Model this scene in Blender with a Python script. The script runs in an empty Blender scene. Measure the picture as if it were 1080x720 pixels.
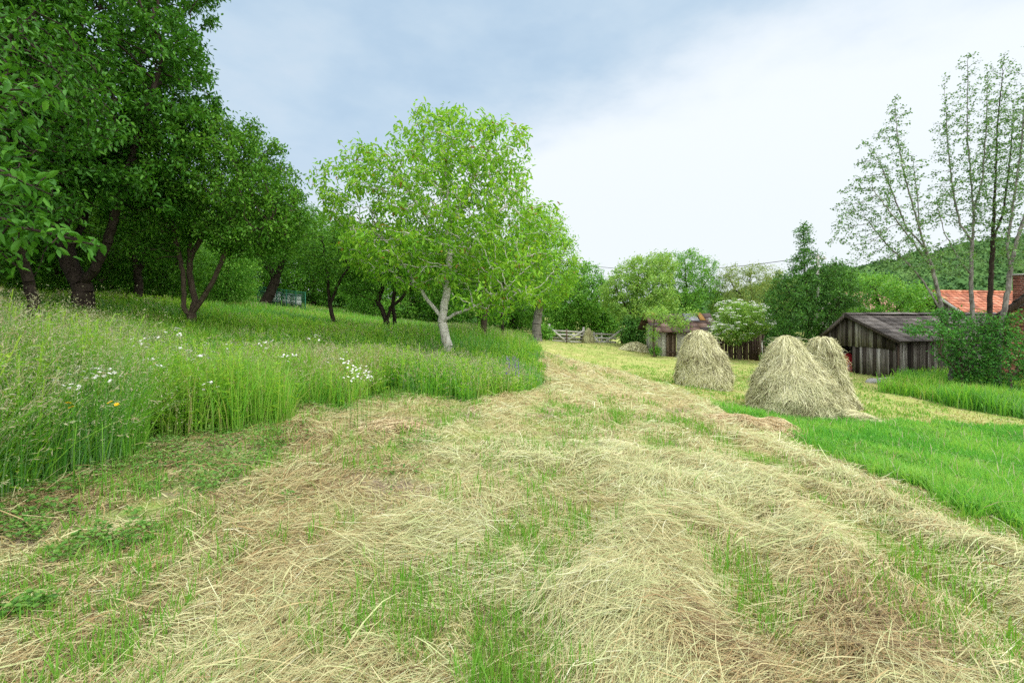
import bpy, math, random
import numpy as np

rng = np.random.default_rng(11)
random.seed(11)
scene = bpy.context.scene
COL = scene.collection

# ------------------------------------------------------------------ layout helpers
F = 510.0            # focal length in units of the 1080 px wide photograph
CX, HY, EYE = 540.0, 330.0, 1.6


def at(px, py, Y):
    return np.array([(px - CX) / F * Y, Y, EYE - (py - HY) / F * Y])


# ------------------------------------------------------------------ noise
def _hash(i, j, s):
    n = (i.astype(np.int64) * 374761393 + j.astype(np.int64) * 668265263 + s * 974634777) & 0xFFFFFFFF
    n = ((n ^ (n >> 13)) * 1274126177) & 0xFFFFFFFF
    n = n ^ (n >> 16)
    return (n & 0xFFFF) / 65535.0


def vnoise(x, y, s=0):
    x = np.asarray(x, float); y = np.asarray(y, float)
    i = np.floor(x); j = np.floor(y)
    u = x - i; v = y - j
    u = u * u * (3 - 2 * u); v = v * v * (3 - 2 * v)
    a = _hash(i, j, s); b = _hash(i + 1, j, s); c = _hash(i, j + 1, s); d = _hash(i + 1, j + 1, s)
    return (a * (1 - u) + b * u) * (1 - v) + (c * (1 - u) + d * u) * v


def fbm(x, y, s=0, o=3):
    t = 0; a = 0.5; n = 0
    for k in range(o):
        t = t + a * vnoise(x * 2 ** k, y * 2 ** k, s + 17 * k); n += a; a *= 0.5
    return t / n


def sstep(a, b, x):
    t = np.clip((x - a) / (b - a), 0, 1)
    return t * t * (3 - 2 * t)


# ------------------------------------------------------------------ terrain
CTRL = [(0, 0, 0), (0, 2.1, 0), (-2.2, 2.1, .03), (2.2, 2.1, -.08), (0, -8, .1), (-6, -6, .8), (8, -6, -.8),
        (0.2, 5.4, -.02), (-2.7, 4.0, .10), (-5.5, 5, .30), (-6.5, 7.5, .60), (0.3, 7.2, -.10), (4.9, 4.7, -.50), (9, 5, -1.0),
        (7.2, 12, -.92), (6.5, 16.4, -.91), (8.9, 13.5, -1.0), (15.1, 19, -1.07), (14.5, 21, -.95), (14.8, 14, -1.36),
        (20, 20, -1.6), (5, 40, -.6), (10, 45, -1.2), (20, 40, -2.2), (5, 55, -.6), (22, 28, -2.2), (14, 34, -1.6), (9, 28, -.87), (12, 27.5, -.95), (2.5, 34, -.45), (7.8, 34, -.55), (1.5, 28, .06),
        (-1.8, 13, .33), (-4, 9, .30), (-.8, 8.2, .06), (-9.8, 11, 1.55), (-8, 12, 1.25), (-6.3, 17, 1.1), (-4.7, 18, .9), (-1.0, 16, .70),
        (-12.7, 27, 1.87), (-12, 18, 1.95), (-16, 9, 1.9), (3, 20, -.6),
        (-60, 30, 6), (-40, 60, 6.5), (0, 70, .4), (60, 20, -3.5), (60, 75, -3.5), (30, 32, -3.0), (0, -30, .3), (-60, -20, 3), (60, -20, -3)]
_C = np.array(CTRL, float)


def _phi(r2):
    return np.sqrt(r2 + 4.0)


_A = _phi(((_C[:, None, :2] - _C[None, :, :2]) ** 2).sum(-1))
_n = len(_C)
_M = np.zeros((_n + 3, _n + 3)); _M[:_n, :_n] = _A + 0.02 * np.eye(_n) * -1
_M[:_n, _n] = 1; _M[:_n, _n + 1:] = _C[:, :2]; _M[_n, :_n] = 1; _M[_n + 1:, :_n] = _C[:, :2].T
_W = np.linalg.solve(_M, np.concatenate([_C[:, 2], [0, 0, 0]]))


def ground0(x, y):
    x = np.clip(np.asarray(x, float), -62, 62); y = np.clip(np.asarray(y, float), -30, 78)
    sh = np.broadcast(x, y).shape
    x = np.broadcast_to(x, sh).ravel(); y = np.broadcast_to(y, sh).ravel()
    out = np.empty(len(x))
    for k in range(0, len(x), 60000):
        xx = x[k:k + 60000, None]; yy = y[k:k + 60000, None]
        out[k:k + 60000] = _phi((xx - _C[:, 0]) ** 2 + (yy - _C[:, 1]) ** 2) @ _W[:_n] + _W[_n] + xx[:, 0] * _W[_n + 1] + yy[:, 0] * _W[_n + 2]
    return out.reshape(sh)


def hit(px, py):
    """where the sight line of a photograph pixel meets the ground"""
    Y = np.geomspace(1.2, 70, 1500)
    X = (px - CX) / F * Y; Z = EYE - (py - HY) / F * Y
    d = Z - ground0(X, Y)
    k = np.argmax(d < 0) if (d < 0).any() else len(Y) - 1
    return X[k], Y[k]


def inpoly(x, y, poly):
    x = np.asarray(x); y = np.asarray(y)
    r = np.zeros(x.shape, bool)
    n = len(poly); j = n - 1
    for i in range(n):
        xi, yi = poly[i]; xj, yj = poly[j]
        c = ((yi > y) != (yj > y)) & (x < (xj - xi) * (y - yi) / (yj - yi + 1e-12) + xi)
        r ^= c; j = i
    return r


MEADOW = [(-4.5, -6)] + [hit(*p) for p in [(-120, 600), (0, 545), (60, 520), (95, 507), (130, 486), (167, 464), (237, 460), (307, 449), (316, 430),
          (345, 432), (372, 433), (392, 418), (411, 414), (450, 420), (494, 425), (550, 420), (574, 410), (572, 385), (567, 362)]] + [(1.2, 45), (1.0, 70), (-75, 75), (-75, -6)]
LAWN = [hit(*p) for p in [(752, 431), (800, 436), (860, 441), (940, 445), (1010, 448), (1090, 453), (1250, 470), (1500, 560), (1300, 640), (1080, 567),
        (1040, 551), (1000, 532), (950, 511), (900, 490), (840, 464), (790, 447)]]
VERGE = [hit(*p) for p in [(928, 413), (960, 419), (1000, 428), (1045, 437), (1100, 446), (1250, 470), (1250, 405), (1085, 396), (1000, 397), (950, 402)]]


def m_meadow(x, y):
    return inpoly(x + .5 * (fbm(x * 1.3, y * 1.3, 5) - .5), y + .5 * (fbm(x * 1.3, y * 1.3, 6) - .5), MEADOW)


def m_lawn(x, y):
    return inpoly(x + .9 * (fbm(x * 1.9, y * 1.9, 7) - .5) + .25 * (vnoise(x * 9, y * 9, 4) - .5), y + .9 * (fbm(x * 1.9, y * 1.9, 8) - .5), LAWN)


def m_verge(x, y):
    return inpoly(x + .6 * (fbm(x, y, 9) - .5), y + .6 * (fbm(x, y, 10) - .5), VERGE)


def xedge(y):
    return np.interp(y, [0, 2, 4.5, 9, 12, 15, 18, 21, 26], [4.0, 4.2, 4.65, 5.0, 5.0, 4.4, 3.5, 2.7, 1.8])


def hayfield(x, y):
    """how thickly cut hay lies: windrows parallel to the lawn's edge"""
    u = xedge(y) - x + .9 * (fbm(x * .45, y * .4, 21) - .5) + .5 * (fbm(x * 1.6, y * 1.3, 22) - .5)
    d = 0
    for c, a, s in ((.8, 1.0, .40), (2.3, .95, .40), (3.65, .9, .38), (5.15, .62, .40), (6.5, .34, .42), (8.0, .30, .4)):
        d = d + a * np.exp(-((u - c) / s) ** 2)
    n = fbm(x * .9, y * .55, 23)
    r_ = .50 + .50 * sstep(-1.6, .9, x)
    d = .82 * d * np.clip(.2 + 2.0 * (n - .22), .1, 1.2) + r_ * .62 * sstep(.48, .66, fbm(x * 1.35, y * .8, 29)) + .3 * r_ * sstep(.4, .6, fbm(x * 3, y * 3, 28))
    d = np.clip(d, 0, .95) + .09
    d = np.where(u < 0, d * np.exp(-(u / .22) ** 2) * (u > -.6), d)
    d = d * (1 - .86 * sstep(15, 22, y + .6 * np.abs(x - 2.5)))
    d = np.where(m_meadow(x, y), 0, d)
    return np.clip(d, 0, 1.1)


def zs(x, y, hay=None):
    x = np.asarray(x, float); y = np.asarray(y, float)
    z = ground0(x, y)
    near = 1 - sstep(30, 45, np.hypot(x, y))
    z = z + near * (.05 * (fbm(x * .7, y * .7, 31) - .5) + .035 * (fbm(x * 3, y * 3, 33) - .5))
    if hay is None:
        hay = hayfield(x, y)
    return z + .085 * hay * (.6 + .8 * fbm(x * 1.6, y * 1.6, 35)) + near * .13 * np.clip(hay, 0, .8) * np.clip(fbm(x * 3.1, y * 3.1, 36, 2) - .42, 0, 1) * 1.6


# ------------------------------------------------------------------ mesh helpers
def mesh_from(name, verts, quads=None, tris=None, attrs=None, smooth=False):
    me = bpy.data.meshes.new(name)
    verts = np.asarray(verts, np.float32)
    q = np.asarray(quads if quads is not None else np.zeros((0, 4)), np.int32).reshape(-1, 4)
    t = np.asarray(tris if tris is not None else np.zeros((0, 3)), np.int32).reshape(-1, 3)
    me.vertices.add(len(verts)); me.vertices.foreach_set('co', verts.ravel())
    me.loops.add(q.size + t.size)
    me.loops.foreach_set('vertex_index', np.concatenate([q.ravel(), t.ravel()]))
    me.polygons.add(len(q) + len(t))
    st = np.concatenate([np.arange(len(q)) * 4, q.size + np.arange(len(t)) * 3])
    me.polygons.foreach_set('loop_start', st.astype(np.int32))
    if smooth:
        me.polygons.foreach_set('use_smooth', np.ones(len(q) + len(t), bool))
    for k, v in (attrs or {}).items():
        a = me.attributes.new(k, 'FLOAT', 'POINT'); a.data.foreach_set('value', np.asarray(v, np.float32))
    me.update(calc_edges=True); me.validate()
    return me


def link(name, me, mat=None, parent=None, loc=None):
    o = bpy.data.objects.new(name, me); COL.objects.link(o)
    if mat is not None and me is not None:
        for m in (mat if isinstance(mat, (list, tuple)) else [mat]):
            me.materials.append(m)
    if parent is not None:
        o.parent = parent
    if loc is not None:
        o.location = loc
    return o


def tag(o, label=None, cat=None, group=None, kind=None):
    if label: o['label'] = label
    if cat: o['category'] = cat
    if group: o['group'] = group
    if kind: o['kind'] = kind
    return o


def thing(name, label, cat, loc, group=None):
    o = bpy.data.objects.new(name, None); COL.objects.link(o)
    o.location = [float(v) for v in loc]; o.empty_display_size = .2
    return tag(o, label, cat, group)


def copy_thing(src, loc, rotz=0, sc=1, label=None, group=None):
    r = src.copy(); COL.objects.link(r); r.location = [float(v) for v in loc]; r.rotation_euler = (0, 0, rotz)
    r.scale = (sc, sc, sc) if np.isscalar(sc) else sc
    if label: r['label'] = label
    if group: r['group'] = group
    for ch in list(src.children):
        c = ch.copy(); COL.objects.link(c); c.parent = r
        for g in ch.children:
            d = g.copy(); COL.objects.link(d); d.parent = c
    return r


class MB:
    """collects boxes, beams and ribbons into one mesh; every piece carries its own random value"""
    def __init__(self):
        self.v = []; self.q = []; self.t = []; self.r = []; self.n = 0

    def raw(self, v, q=None, t=None, r=None):
        v = np.asarray(v, float).reshape(-1, 3)
        if q is not None and len(q): self.q.append(np.asarray(q, int).reshape(-1, 4) + self.n)
        if t is not None and len(t): self.t.append(np.asarray(t, int).reshape(-1, 3) + self.n)
        self.v.append(v); self.n += len(v)
        if r is None: r = random.random()
        self.r.append(np.full(len(v), r) if np.isscalar(r) else np.asarray(r))

    def hexa(self, c, r=None):
        self.raw(c, [(3, 2, 1, 0), (4, 5, 6, 7), (0, 1, 5, 4), (1, 2, 6, 5), (2, 3, 7, 6), (3, 0, 4, 7)], r=r)

    def box(self, lo, hi, r=None):
        x0, y0, z0 = lo; x1, y1, z1 = hi
        self.hexa([(x0, y0, z0), (x1, y0, z0), (x1, y1, z0), (x0, y1, z0), (x0, y0, z1), (x1, y0, z1), (x1, y1, z1), (x0, y1, z1)], r)

    def beam(self, a, b, w, t, wd=None, r=None, taper=1.0):
        """square timber from a to b; wd is the direction of its width"""
        a = np.asarray(a, float); b = np.asarray(b, float); d = b - a; d /= np.linalg.norm(d) + 1e-9
        if wd is None: wd = (0, 0, 1) if abs(d[2]) < .9 else (1, 0, 0)
        wd = np.asarray(wd, float); wd = wd - d * (wd @ d); wd /= np.linalg.norm(wd) + 1e-9
        n = np.cross(d, wd)
        w2 = wd * w / 2; t2 = n * t / 2
        self.hexa([a - w2 - t2, a + w2 - t2, a + w2 + t2, a - w2 + t2, b - (w2 + t2) * taper, b + (w2 - t2) * taper, b + (w2 + t2) * taper, b + (-w2 + t2) * taper], r)

    def tube(self, pts, rad, sides=8, r=None):
        pts = np.asarray(pts, float); n = len(pts)
        rad = np.broadcast_to(rad, (n,))
        d = np.gradient(pts, axis=0); d /= np.linalg.norm(d, axis=1)[:, None] + 1e-9
        ref = np.array([.31, .17, .93]) if abs(d[0] @ np.array([.31, .17, .93])) < .9 else np.array([1., .1, 0])
        u = np.cross(d, ref); u /= np.linalg.norm(u, axis=1)[:, None] + 1e-9
        w = np.cross(d, u)
        th = np.arange(sides) / sides * 2 * np.pi
        ring = pts[:, None] + rad[:, None, None] * (np.cos(th)[None, :, None] * u[:, None] + np.sin(th)[None, :, None] * w[:, None])
        v = np.concatenate([ring.reshape(-1, 3), pts[:1], pts[-1:]])
        q = []; t = []
        for i in range(n - 1):
            for k in range(sides):
                k2 = (k + 1) % sides
                q.append((i * sides + k, i * sides + k2, (i + 1) * sides + k2, (i + 1) * sides + k))
        for k in range(sides):
            k2 = (k + 1) % sides
            t.append((n * sides, k2, k)); t.append((n * sides + 1, (n - 1) * sides + k, (n - 1) * sides + k2))
        self.raw(v, q, t, r)

    def build(self, name, mat, parent=None, loc=None, smooth=False, origin=None):
        v = np.concatenate(self.v)
        if origin is not None: v = v - np.asarray(origin)
        q = np.concatenate(self.q) if self.q else None
        t = np.concatenate(self.t) if self.t else None
        return link(name, mesh_from(name, v, q, t, {'rnd': np.concatenate(self.r)}, smooth), mat, parent, loc)


def ribbons(P, W, S):
    """P (N,S,3) centre lines, W (N,S) half widths, S (N,3) or (N,S,3) side direction -> verts, quads"""
    N, K, _ = P.shape
    if S.ndim == 2: S = S[:, None, :]
    L = P - S * W[..., None]; R = P + S * W[..., None]
    v = np.stack([L, R], 2).reshape(-1, 3)
    b = (np.arange(N)[:, None] * K + np.arange(K - 1)[None]) * 2
    q = np.stack([b, b + 1, b + 3, b + 2], -1).reshape(-1, 4)
    return v, q


def norm(v):
    return v / (np.linalg.norm(v, axis=-1, keepdims=True) + 1e-9)


def blades(x, y, z, h, w, lean, curl, K=4, head=None, flat=.0):
    """standing grass blades"""
    N = len(x)
    if head is None: head = rng.uniform(0, 2 * np.pi, N)
    t = np.linspace(0, 1, K)[None]
    out = (lean[:, None] * t + curl[:, None] * t ** 2.2) * h[:, None]
    up = h[:, None] * t * np.sqrt(np.clip(1 - .45 * (lean[:, None] + curl[:, None] * t) ** 2, .12, 1))
    P = np.stack([x[:, None] + np.cos(head)[:, None] * out, y[:, None] + np.sin(head)[:, None] * out, z[:, None] + up], -1)
    a = head + np.pi / 2 + rng.normal(0, .6, N)
    S = np.stack([np.cos(a), np.sin(a), np.zeros(N)], -1)
    W = w[:, None] * np.array([.8, 1, .75, .12] if K == 4 else np.interp(np.linspace(0, 1, K), [0, .3, .7, 1], [.8, 1, .7, .1]))[None]
    return P, W, S


def leaf_quads(p, a, n, L, w, six=False):
    """leaves: base p, axis a, face normal n, length L, width w"""
    a = norm(a); s = norm(np.cross(n, a)); n = np.cross(a, s)
    L = np.asarray(L)[:, None]; w = np.asarray(w)[:, None]
    if six:
        v = np.stack([p, p + a * L * .3 + s * w * .45 + n * w * .18, p + a * L * .68 + s * w * .38 + n * w * .10,
                      p + a * L - n * L * .12, p + a * L * .68 - s * w * .38 + n * w * .10, p + a * L * .3 - s * w * .45 + n * w * .18], 1)
        b = np.arange(len(p))[:, None] * 6
        q = np.concatenate([b + [[0, 1, 2, 3]], b + [[0, 3, 4, 5]]])
    else:
        v = np.stack([p, p + a * L * .5 + s * w * .5 + n * w * .12, p + a * L - n * L * .08, p + a * L * .5 - s * w * .5 + n * w * .12], 1)
        q = np.arange(len(p))[:, None] * 4 + [[0, 1, 2, 3]]
    return v.reshape(-1, 3), q


# ------------------------------------------------------------------ materials
def new_mat(name):
    m = bpy.data.materials.new(name); m.use_nodes = True
    nt = m.node_tree; nt.nodes.clear()
    return m, nt


def N_(nt, t, **kw):
    n = nt.nodes.new(t)
    for k, v in kw.items(): setattr(n, k, v)
    return n


def ramp(nt, stops, fac):
    r = N_(nt, 'ShaderNodeValToRGB'); e = r.color_ramp.elements
    while len(e) < len(stops): e.new(.5)
    for el, (p, c) in zip(e, stops):
        el.position = p; el.color = (*c, 1)
    nt.links.new(fac, r.inputs[0])
    return r.outputs[0]


def foliage_mat(name, stops, trans=.35, rough=.55, spec=.3, tint=(1.15, 1.1, .6)):
    """two sided leaf or straw: reflects and lets part of the light through; colour varies per blade or leaf"""
    m, nt = new_mat(name); L = nt.links
    at_ = N_(nt, 'ShaderNodeAttribute', attribute_name='rnd')
    c = ramp(nt, stops, at_.outputs['Fac'])
    p = N_(nt, 'ShaderNodeBsdfPrincipled'); p.inputs['Roughness'].default_value = rough
    p.inputs['Specular IOR Level'].default_value = spec
    L.new(c, p.inputs['Base Color'])
    out = N_(nt, 'ShaderNodeOutputMaterial')
    if trans > 0:
        tr = N_(nt, 'ShaderNodeBsdfTranslucent')
        mu = N_(nt, 'ShaderNodeMix', data_type='RGBA', blend_type='MULTIPLY'); mu.inputs[0].default_value = 1
        L.new(c, mu.inputs[6]); mu.inputs[7].default_value = (*tint, 1)
        L.new(mu.outputs[2], tr.inputs['Color'])
        mx = N_(nt, 'ShaderNodeMixShader'); mx.inputs[0].default_value = trans
        L.new(p.outputs[0], mx.inputs[1]); L.new(tr.outputs[0], mx.inputs[2]); L.new(mx.outputs[0], out.inputs[0])
    else:
        L.new(p.outputs[0], out.inputs[0])
    return m


def solid_mat(name, stops, scale=(8, 8, 8), detail=6, rough=.8, bump=.3, rndmix=.5, spec=.3, bdist=.02):
    """noise coloured matte surface, shifted by each piece's own random value"""
    m, nt = new_mat(name); L = nt.links
    tc = N_(nt, 'ShaderNodeTexCoord'); mp = N_(nt, 'ShaderNodeMapping'); mp.inputs['Scale'].default_value = scale
    L.new(tc.outputs['Object'], mp.inputs[0])
    at_ = N_(nt, 'ShaderNodeAttribute', attribute_name='rnd')
    no = N_(nt, 'ShaderNodeTexNoise', noise_dimensions='4D'); no.inputs['Scale'].default_value = 1; no.inputs['Detail'].default_value = detail
    no.inputs['Roughness'].default_value = .62
    mw = N_(nt, 'ShaderNodeMath', operation='MULTIPLY'); mw.inputs[1].default_value = 37
    L.new(at_.outputs['Fac'], mw.inputs[0]); L.new(mw.outputs[0], no.inputs['W']); L.new(mp.outputs[0], no.inputs['Vector'])
    a = N_(nt, 'ShaderNodeMath', operation='SUBTRACT'); L.new(at_.outputs['Fac'], a.inputs[0]); a.inputs[1].default_value = .5
    b = N_(nt, 'ShaderNodeMath', operation='MULTIPLY_ADD'); L.new(a.outputs[0], b.inputs[0]); b.inputs[1].default_value = rndmix
    L.new(no.outputs['Fac'], b.inputs[2])
    c = ramp(nt, stops, b.outputs[0])
    p = N_(nt, 'ShaderNodeBsdfPrincipled'); p.inputs['Roughness'].default_value = rough
    p.inputs['Specular IOR Level'].default_value = spec
    L.new(c, p.inputs['Base Color'])
    bp = N_(nt, 'ShaderNodeBump'); bp.inputs['Strength'].default_value = bump; bp.inputs['Distance'].default_value = bdist
    L.new(no.outputs['Fac'], bp.inputs['Height']); L.new(bp.outputs[0], p.inputs['Normal'])
    out = N_(nt, 'ShaderNodeOutputMaterial'); L.new(p.outputs[0], out.inputs[0])
    return m


M = {}
M['hay'] = foliage_mat('hay_straw', [(0, (.13, .085, .04)), (.14, (.37, .245, .11)), (.3, (.47, .40, .195)), (.5, (.555, .53, .285)), (.78, (.43, .50, .22)), (1, (.68, .67, .47))], .22, .55, .3, (1, .95, .7))
M['brown_hay'] = foliage_mat('browned_hay_straw', [(0, (.34, .23, .11)), (.35, (.48, .37, .20)), (.7, (.56, .48, .28)), (1, (.64, .60, .38))], .18, .65, .2, (1, .9, .6))
M['stack_hay'] = foliage_mat('stacked_hay', [(0, (.15, .13, .065)), (.2, (.40, .38, .20)), (.5, (.62, .61, .36)), (.8, (.72, .70, .45)), (1, (.80, .77, .55))], .12, .7, .2, (1, .95, .7))
M['stub'] = foliage_mat('cut_grass_stubble', [(0, (.44, .36, .16)), (.4, (.33, .34, .11)), (.75, (.18, .32, .05)), (1, (.12, .29, .03))], .35)
M['tuft'] = foliage_mat('young_green_grass', [(0, (.30, .42, .08)), (.4, (.18, .40, .045)), (1, (.11, .33, .03))], .45)
M['lawn'] = foliage_mat('fresh_lawn_grass', [(0, (.32, .56, .11)), (.5, (.17, .47, .06)), (1, (.11, .37, .055))], .5)
M['meadow'] = foliage_mat('tall_meadow_grass', [(0, (.50, .45, .20)), (.10, (.38, .50, .13)), (.3, (.29, .54, .07)), (.6, (.19, .47, .045)), (.85, (.12, .36, .07)), (1, (.25, .42, .17))], .5)
M['seed'] = foliage_mat('grass_seed_heads', [(0, (.50, .40, .27)), (.5, (.46, .45, .29)), (1, (.36, .43, .24))], .4)
M['weed'] = foliage_mat('weed_leaves', [(0, (.40, .58, .08)), (.5, (.24, .50, .05)), (1, (.12, .34, .04))], .5)
M['clover'] = foliage_mat('low_broad_leaves', [(0, (.19, .32, .06)), (.5, (.10, .25, .035)), (1, (.07, .18, .03))], .3)
M['petal'] = foliage_mat('white_petals', [(0, (.80, .80, .76)), (1, (.86, .85, .84))], .3, .7, .2, (1, 1, 1))
M['yellow'] = foliage_mat('yellow_petals', [(0, (.80, .52, .02)), (1, (.85, .62, .04))], .3)
M['purple'] = foliage_mat('violet_petals', [(0, (.16, .12, .34)), (1, (.26, .18, .42))], .3)
LEAF = {
    'walnut': foliage_mat('walnut_leaves', [(0, (.30, .19, .045)), (.03, (.36, .56, .07)), (.4, (.25, .50, .04)), (.8, (.16, .39, .03)), (1, (.09, .27, .022))], .5, .5, .2),
    'cherry': foliage_mat('cherry_leaves', [(0, (.10, .27, .022)), (.5, (.055, .185, .016)), (1, (.030, .115, .013))], .32, .5, .2),
    'apple': foliage_mat('apple_leaves', [(0, (.17, .36, .035)), (.5, (.09, .25, .022)), (1, (.045, .15, .016))], .36, .5, .2),
    'mid': foliage_mat('hedge_tree_leaves', [(0, (.28, .50, .075)), (.5, (.15, .38, .045)), (1, (.07, .22, .03))], .36, .5, .2),
    'light': foliage_mat('pale_tree_leaves', [(0, (.38, .52, .13)), (.5, (.25, .45, .085)), (1, (.15, .32, .06))], .42, .5, .3),
    'dark': foliage_mat('dark_tree_leaves', [(0, (.14, .32, .05)), (.5, (.075, .21, .035)), (1, (.035, .12, .025))], .3, .5, .2),
    'olive': foliage_mat('yellowish_tree_leaves', [(0, (.36, .42, .12)), (.5, (.24, .34, .085)), (1, (.13, .22, .055))], .36, .5, .3),
    'aspen': foliage_mat('aspen_leaves', [(0, (.20, .36, .09)), (.5, (.12, .26, .06)), (1, (.06, .15, .045))], .3, .4, .4),
    'box': foliage_mat('shrub_leaves', [(0, (.14, .36, .06)), (.5, (.07, .24, .04)), (1, (.03, .13, .025))], .33, .5, .2),
}
BARK = {
    'dark': solid_mat('dark_bark', [(.25, (.018, .013, .010)), (.55, (.045, .034, .026)), (.85, (.09, .072, .058))], (22, 22, 5), 6, .95, .8, .0, .1, .03),
    'brown': solid_mat('brown_bark', [(.25, (.035, .026, .018)), (.55, (.085, .064, .045)), (.85, (.15, .12, .09))], (22, 22, 5), 6, .95, .8, .0, .1, .03),
    'pale': solid_mat('pale_lichen_bark', [(.3, (.11, .095, .075)), (.5, (.33, .30, .26)), (.8, (.52, .49, .44))], (11, 11, 4), 7, .9, .8, .0, .2, .02),
    'grey': solid_mat('grey_bark', [(.3, (.07, .06, .05)), (.55, (.20, .18, .155)), (.85, (.34, .32, .28))], (12, 12, 3.5), 7, .9, .8, .0, .2, .02),
}
BARK['white'] = solid_mat('whitewashed_bark', [(.28, (.16, .14, .11)), (.46, (.50, .47, .42)), (.8, (.70, .67, .61))], (11, 11, 4), 7, .9, .8, .0, .2, .02)
BARK['aspen'] = solid_mat('grey_aspen_bark', [(.3, (.05, .043, .037)), (.5, (.17, .155, .135)), (.8, (.38, .36, .33))], (12, 12, 4), 7, .9, .6, .0, .2, .02)
M['old_wood'] = solid_mat('weathered_boards', [(.15, (.012, .009, .007)), (.45, (.038, .029, .023)), (.72, (.12, .105, .09)), (.98, (.36, .34, .31))], (26, 26, 1.6), 7, .9, .6, .75, .2, .008)
M['brown_wood'] = solid_mat('brown_old_boards', [(.12, (.022, .014, .010)), (.45, (.075, .050, .036)), (.75, (.17, .125, .095)), (.95, (.30, .25, .21))], (24, 24, 2), 7, .9, .6, .55, .2, .008)
M['grey_wood'] = solid_mat('silvered_timber', [(.15, (.16, .15, .135)), (.5, (.40, .38, .35)), (.9, (.60, .58, .55))], (3, 20, 20), 6, .9, .5, .35, .2, .006)
M['slate'] = solid_mat('weathered_roof_sheets', [(.2, (.030, .025, .022)), (.5, (.075, .064, .056)), (.8, (.17, .15, .135))], (5, 5, 5), 7, .85, .4, .5, .3, .01)
M['rust'] = solid_mat('rusty_sheet_metal', [(.2, (.025, .015, .012)), (.5, (.06, .033, .025)), (.75, (.11, .06, .036)), (.95, (.2, .15, .13))], (3, 3, 3), 7, .7, .2, .6, .4, .01)
M['zinc'] = solid_mat('pale_sheet_metal', [(.3, (.08, .085, .09)), (.7, (.2, .21, .225))], (4, 4, 4), 5, .5, .1, .2, .5, .01)
M['moss'] = solid_mat('orange_lichen', [(.3, (.10, .07, .03)), (.7, (.28, .15, .04))], (12, 12, 12), 5, .9, .3, .3, .1, .01)
M['tile'] = solid_mat('orange_roof_tiles', [(.15, (.16, .07, .045)), (.4, (.36, .125, .07)), (.65, (.46, .17, .095)), (.95, (.56, .27, .18))], (2.5, 2.5, 2.5), 7, .85, .2, .6, .3, .01)
M['oldtile'] = solid_mat('faded_red_tiles', [(.2, (.28, .12, .10)), (.5, (.44, .23, .19)), (.85, (.55, .36, .30))], (5, 5, 5), 5, .85, .2, .5, .3, .01)
M['brick'] = solid_mat('red_brick', [(.2, (.16, .055, .035)), (.5, (.30, .11, .07)), (.85, (.42, .19, .13))], (9, 9, 9), 5, .9, .3, .6, .2, .01)
M['mortar'] = solid_mat('lime_mortar', [(.2, (.30, .27, .24)), (.8, (.45, .42, .38))], (12, 12, 12), 4, .95, .2, .2, .1)
M['plaster'] = solid_mat('lime_plaster', [(.2, (.42, .39, .34)), (.8, (.62, .59, .54))], (3, 3, 3), 6, .95, .2, .2, .1)
M['stone'] = solid_mat('grey_field_stone', [(.2, (.14, .135, .125)), (.8, (.40, .39, .37))], (7, 7, 7), 7, .9, .5, .3, .2)
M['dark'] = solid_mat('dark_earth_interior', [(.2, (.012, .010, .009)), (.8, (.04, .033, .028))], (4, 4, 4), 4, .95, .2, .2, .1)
M['red'] = solid_mat('red_and_white_cloth', [(.40, (.42, .022, .03)), (.56, (.46, .03, .035)), (.62, (.70, .62, .58)), (.9, (.75, .70, .66))], (5, 5, 5), 3, .7, .4, .1, .3, .03)
M['white'] = solid_mat('white_paint', [(.2, (.62, .62, .60)), (.8, (.80, .80, .78))], (6, 6, 6), 4, .6, .1, .2, .4)
M['green_net'] = solid_mat('green_painted_wire', [(.2, (.02, .15, .085)), (.8, (.04, .24, .14))], (6, 6, 6), 4, .6, .1, .2, .4)
M['cable'] = solid_mat('black_cable', [(.2, (.02, .02, .022)), (.8, (.05, .05, .055))], (6, 6, 6), 2, .6, .0, .2, .3)


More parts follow.
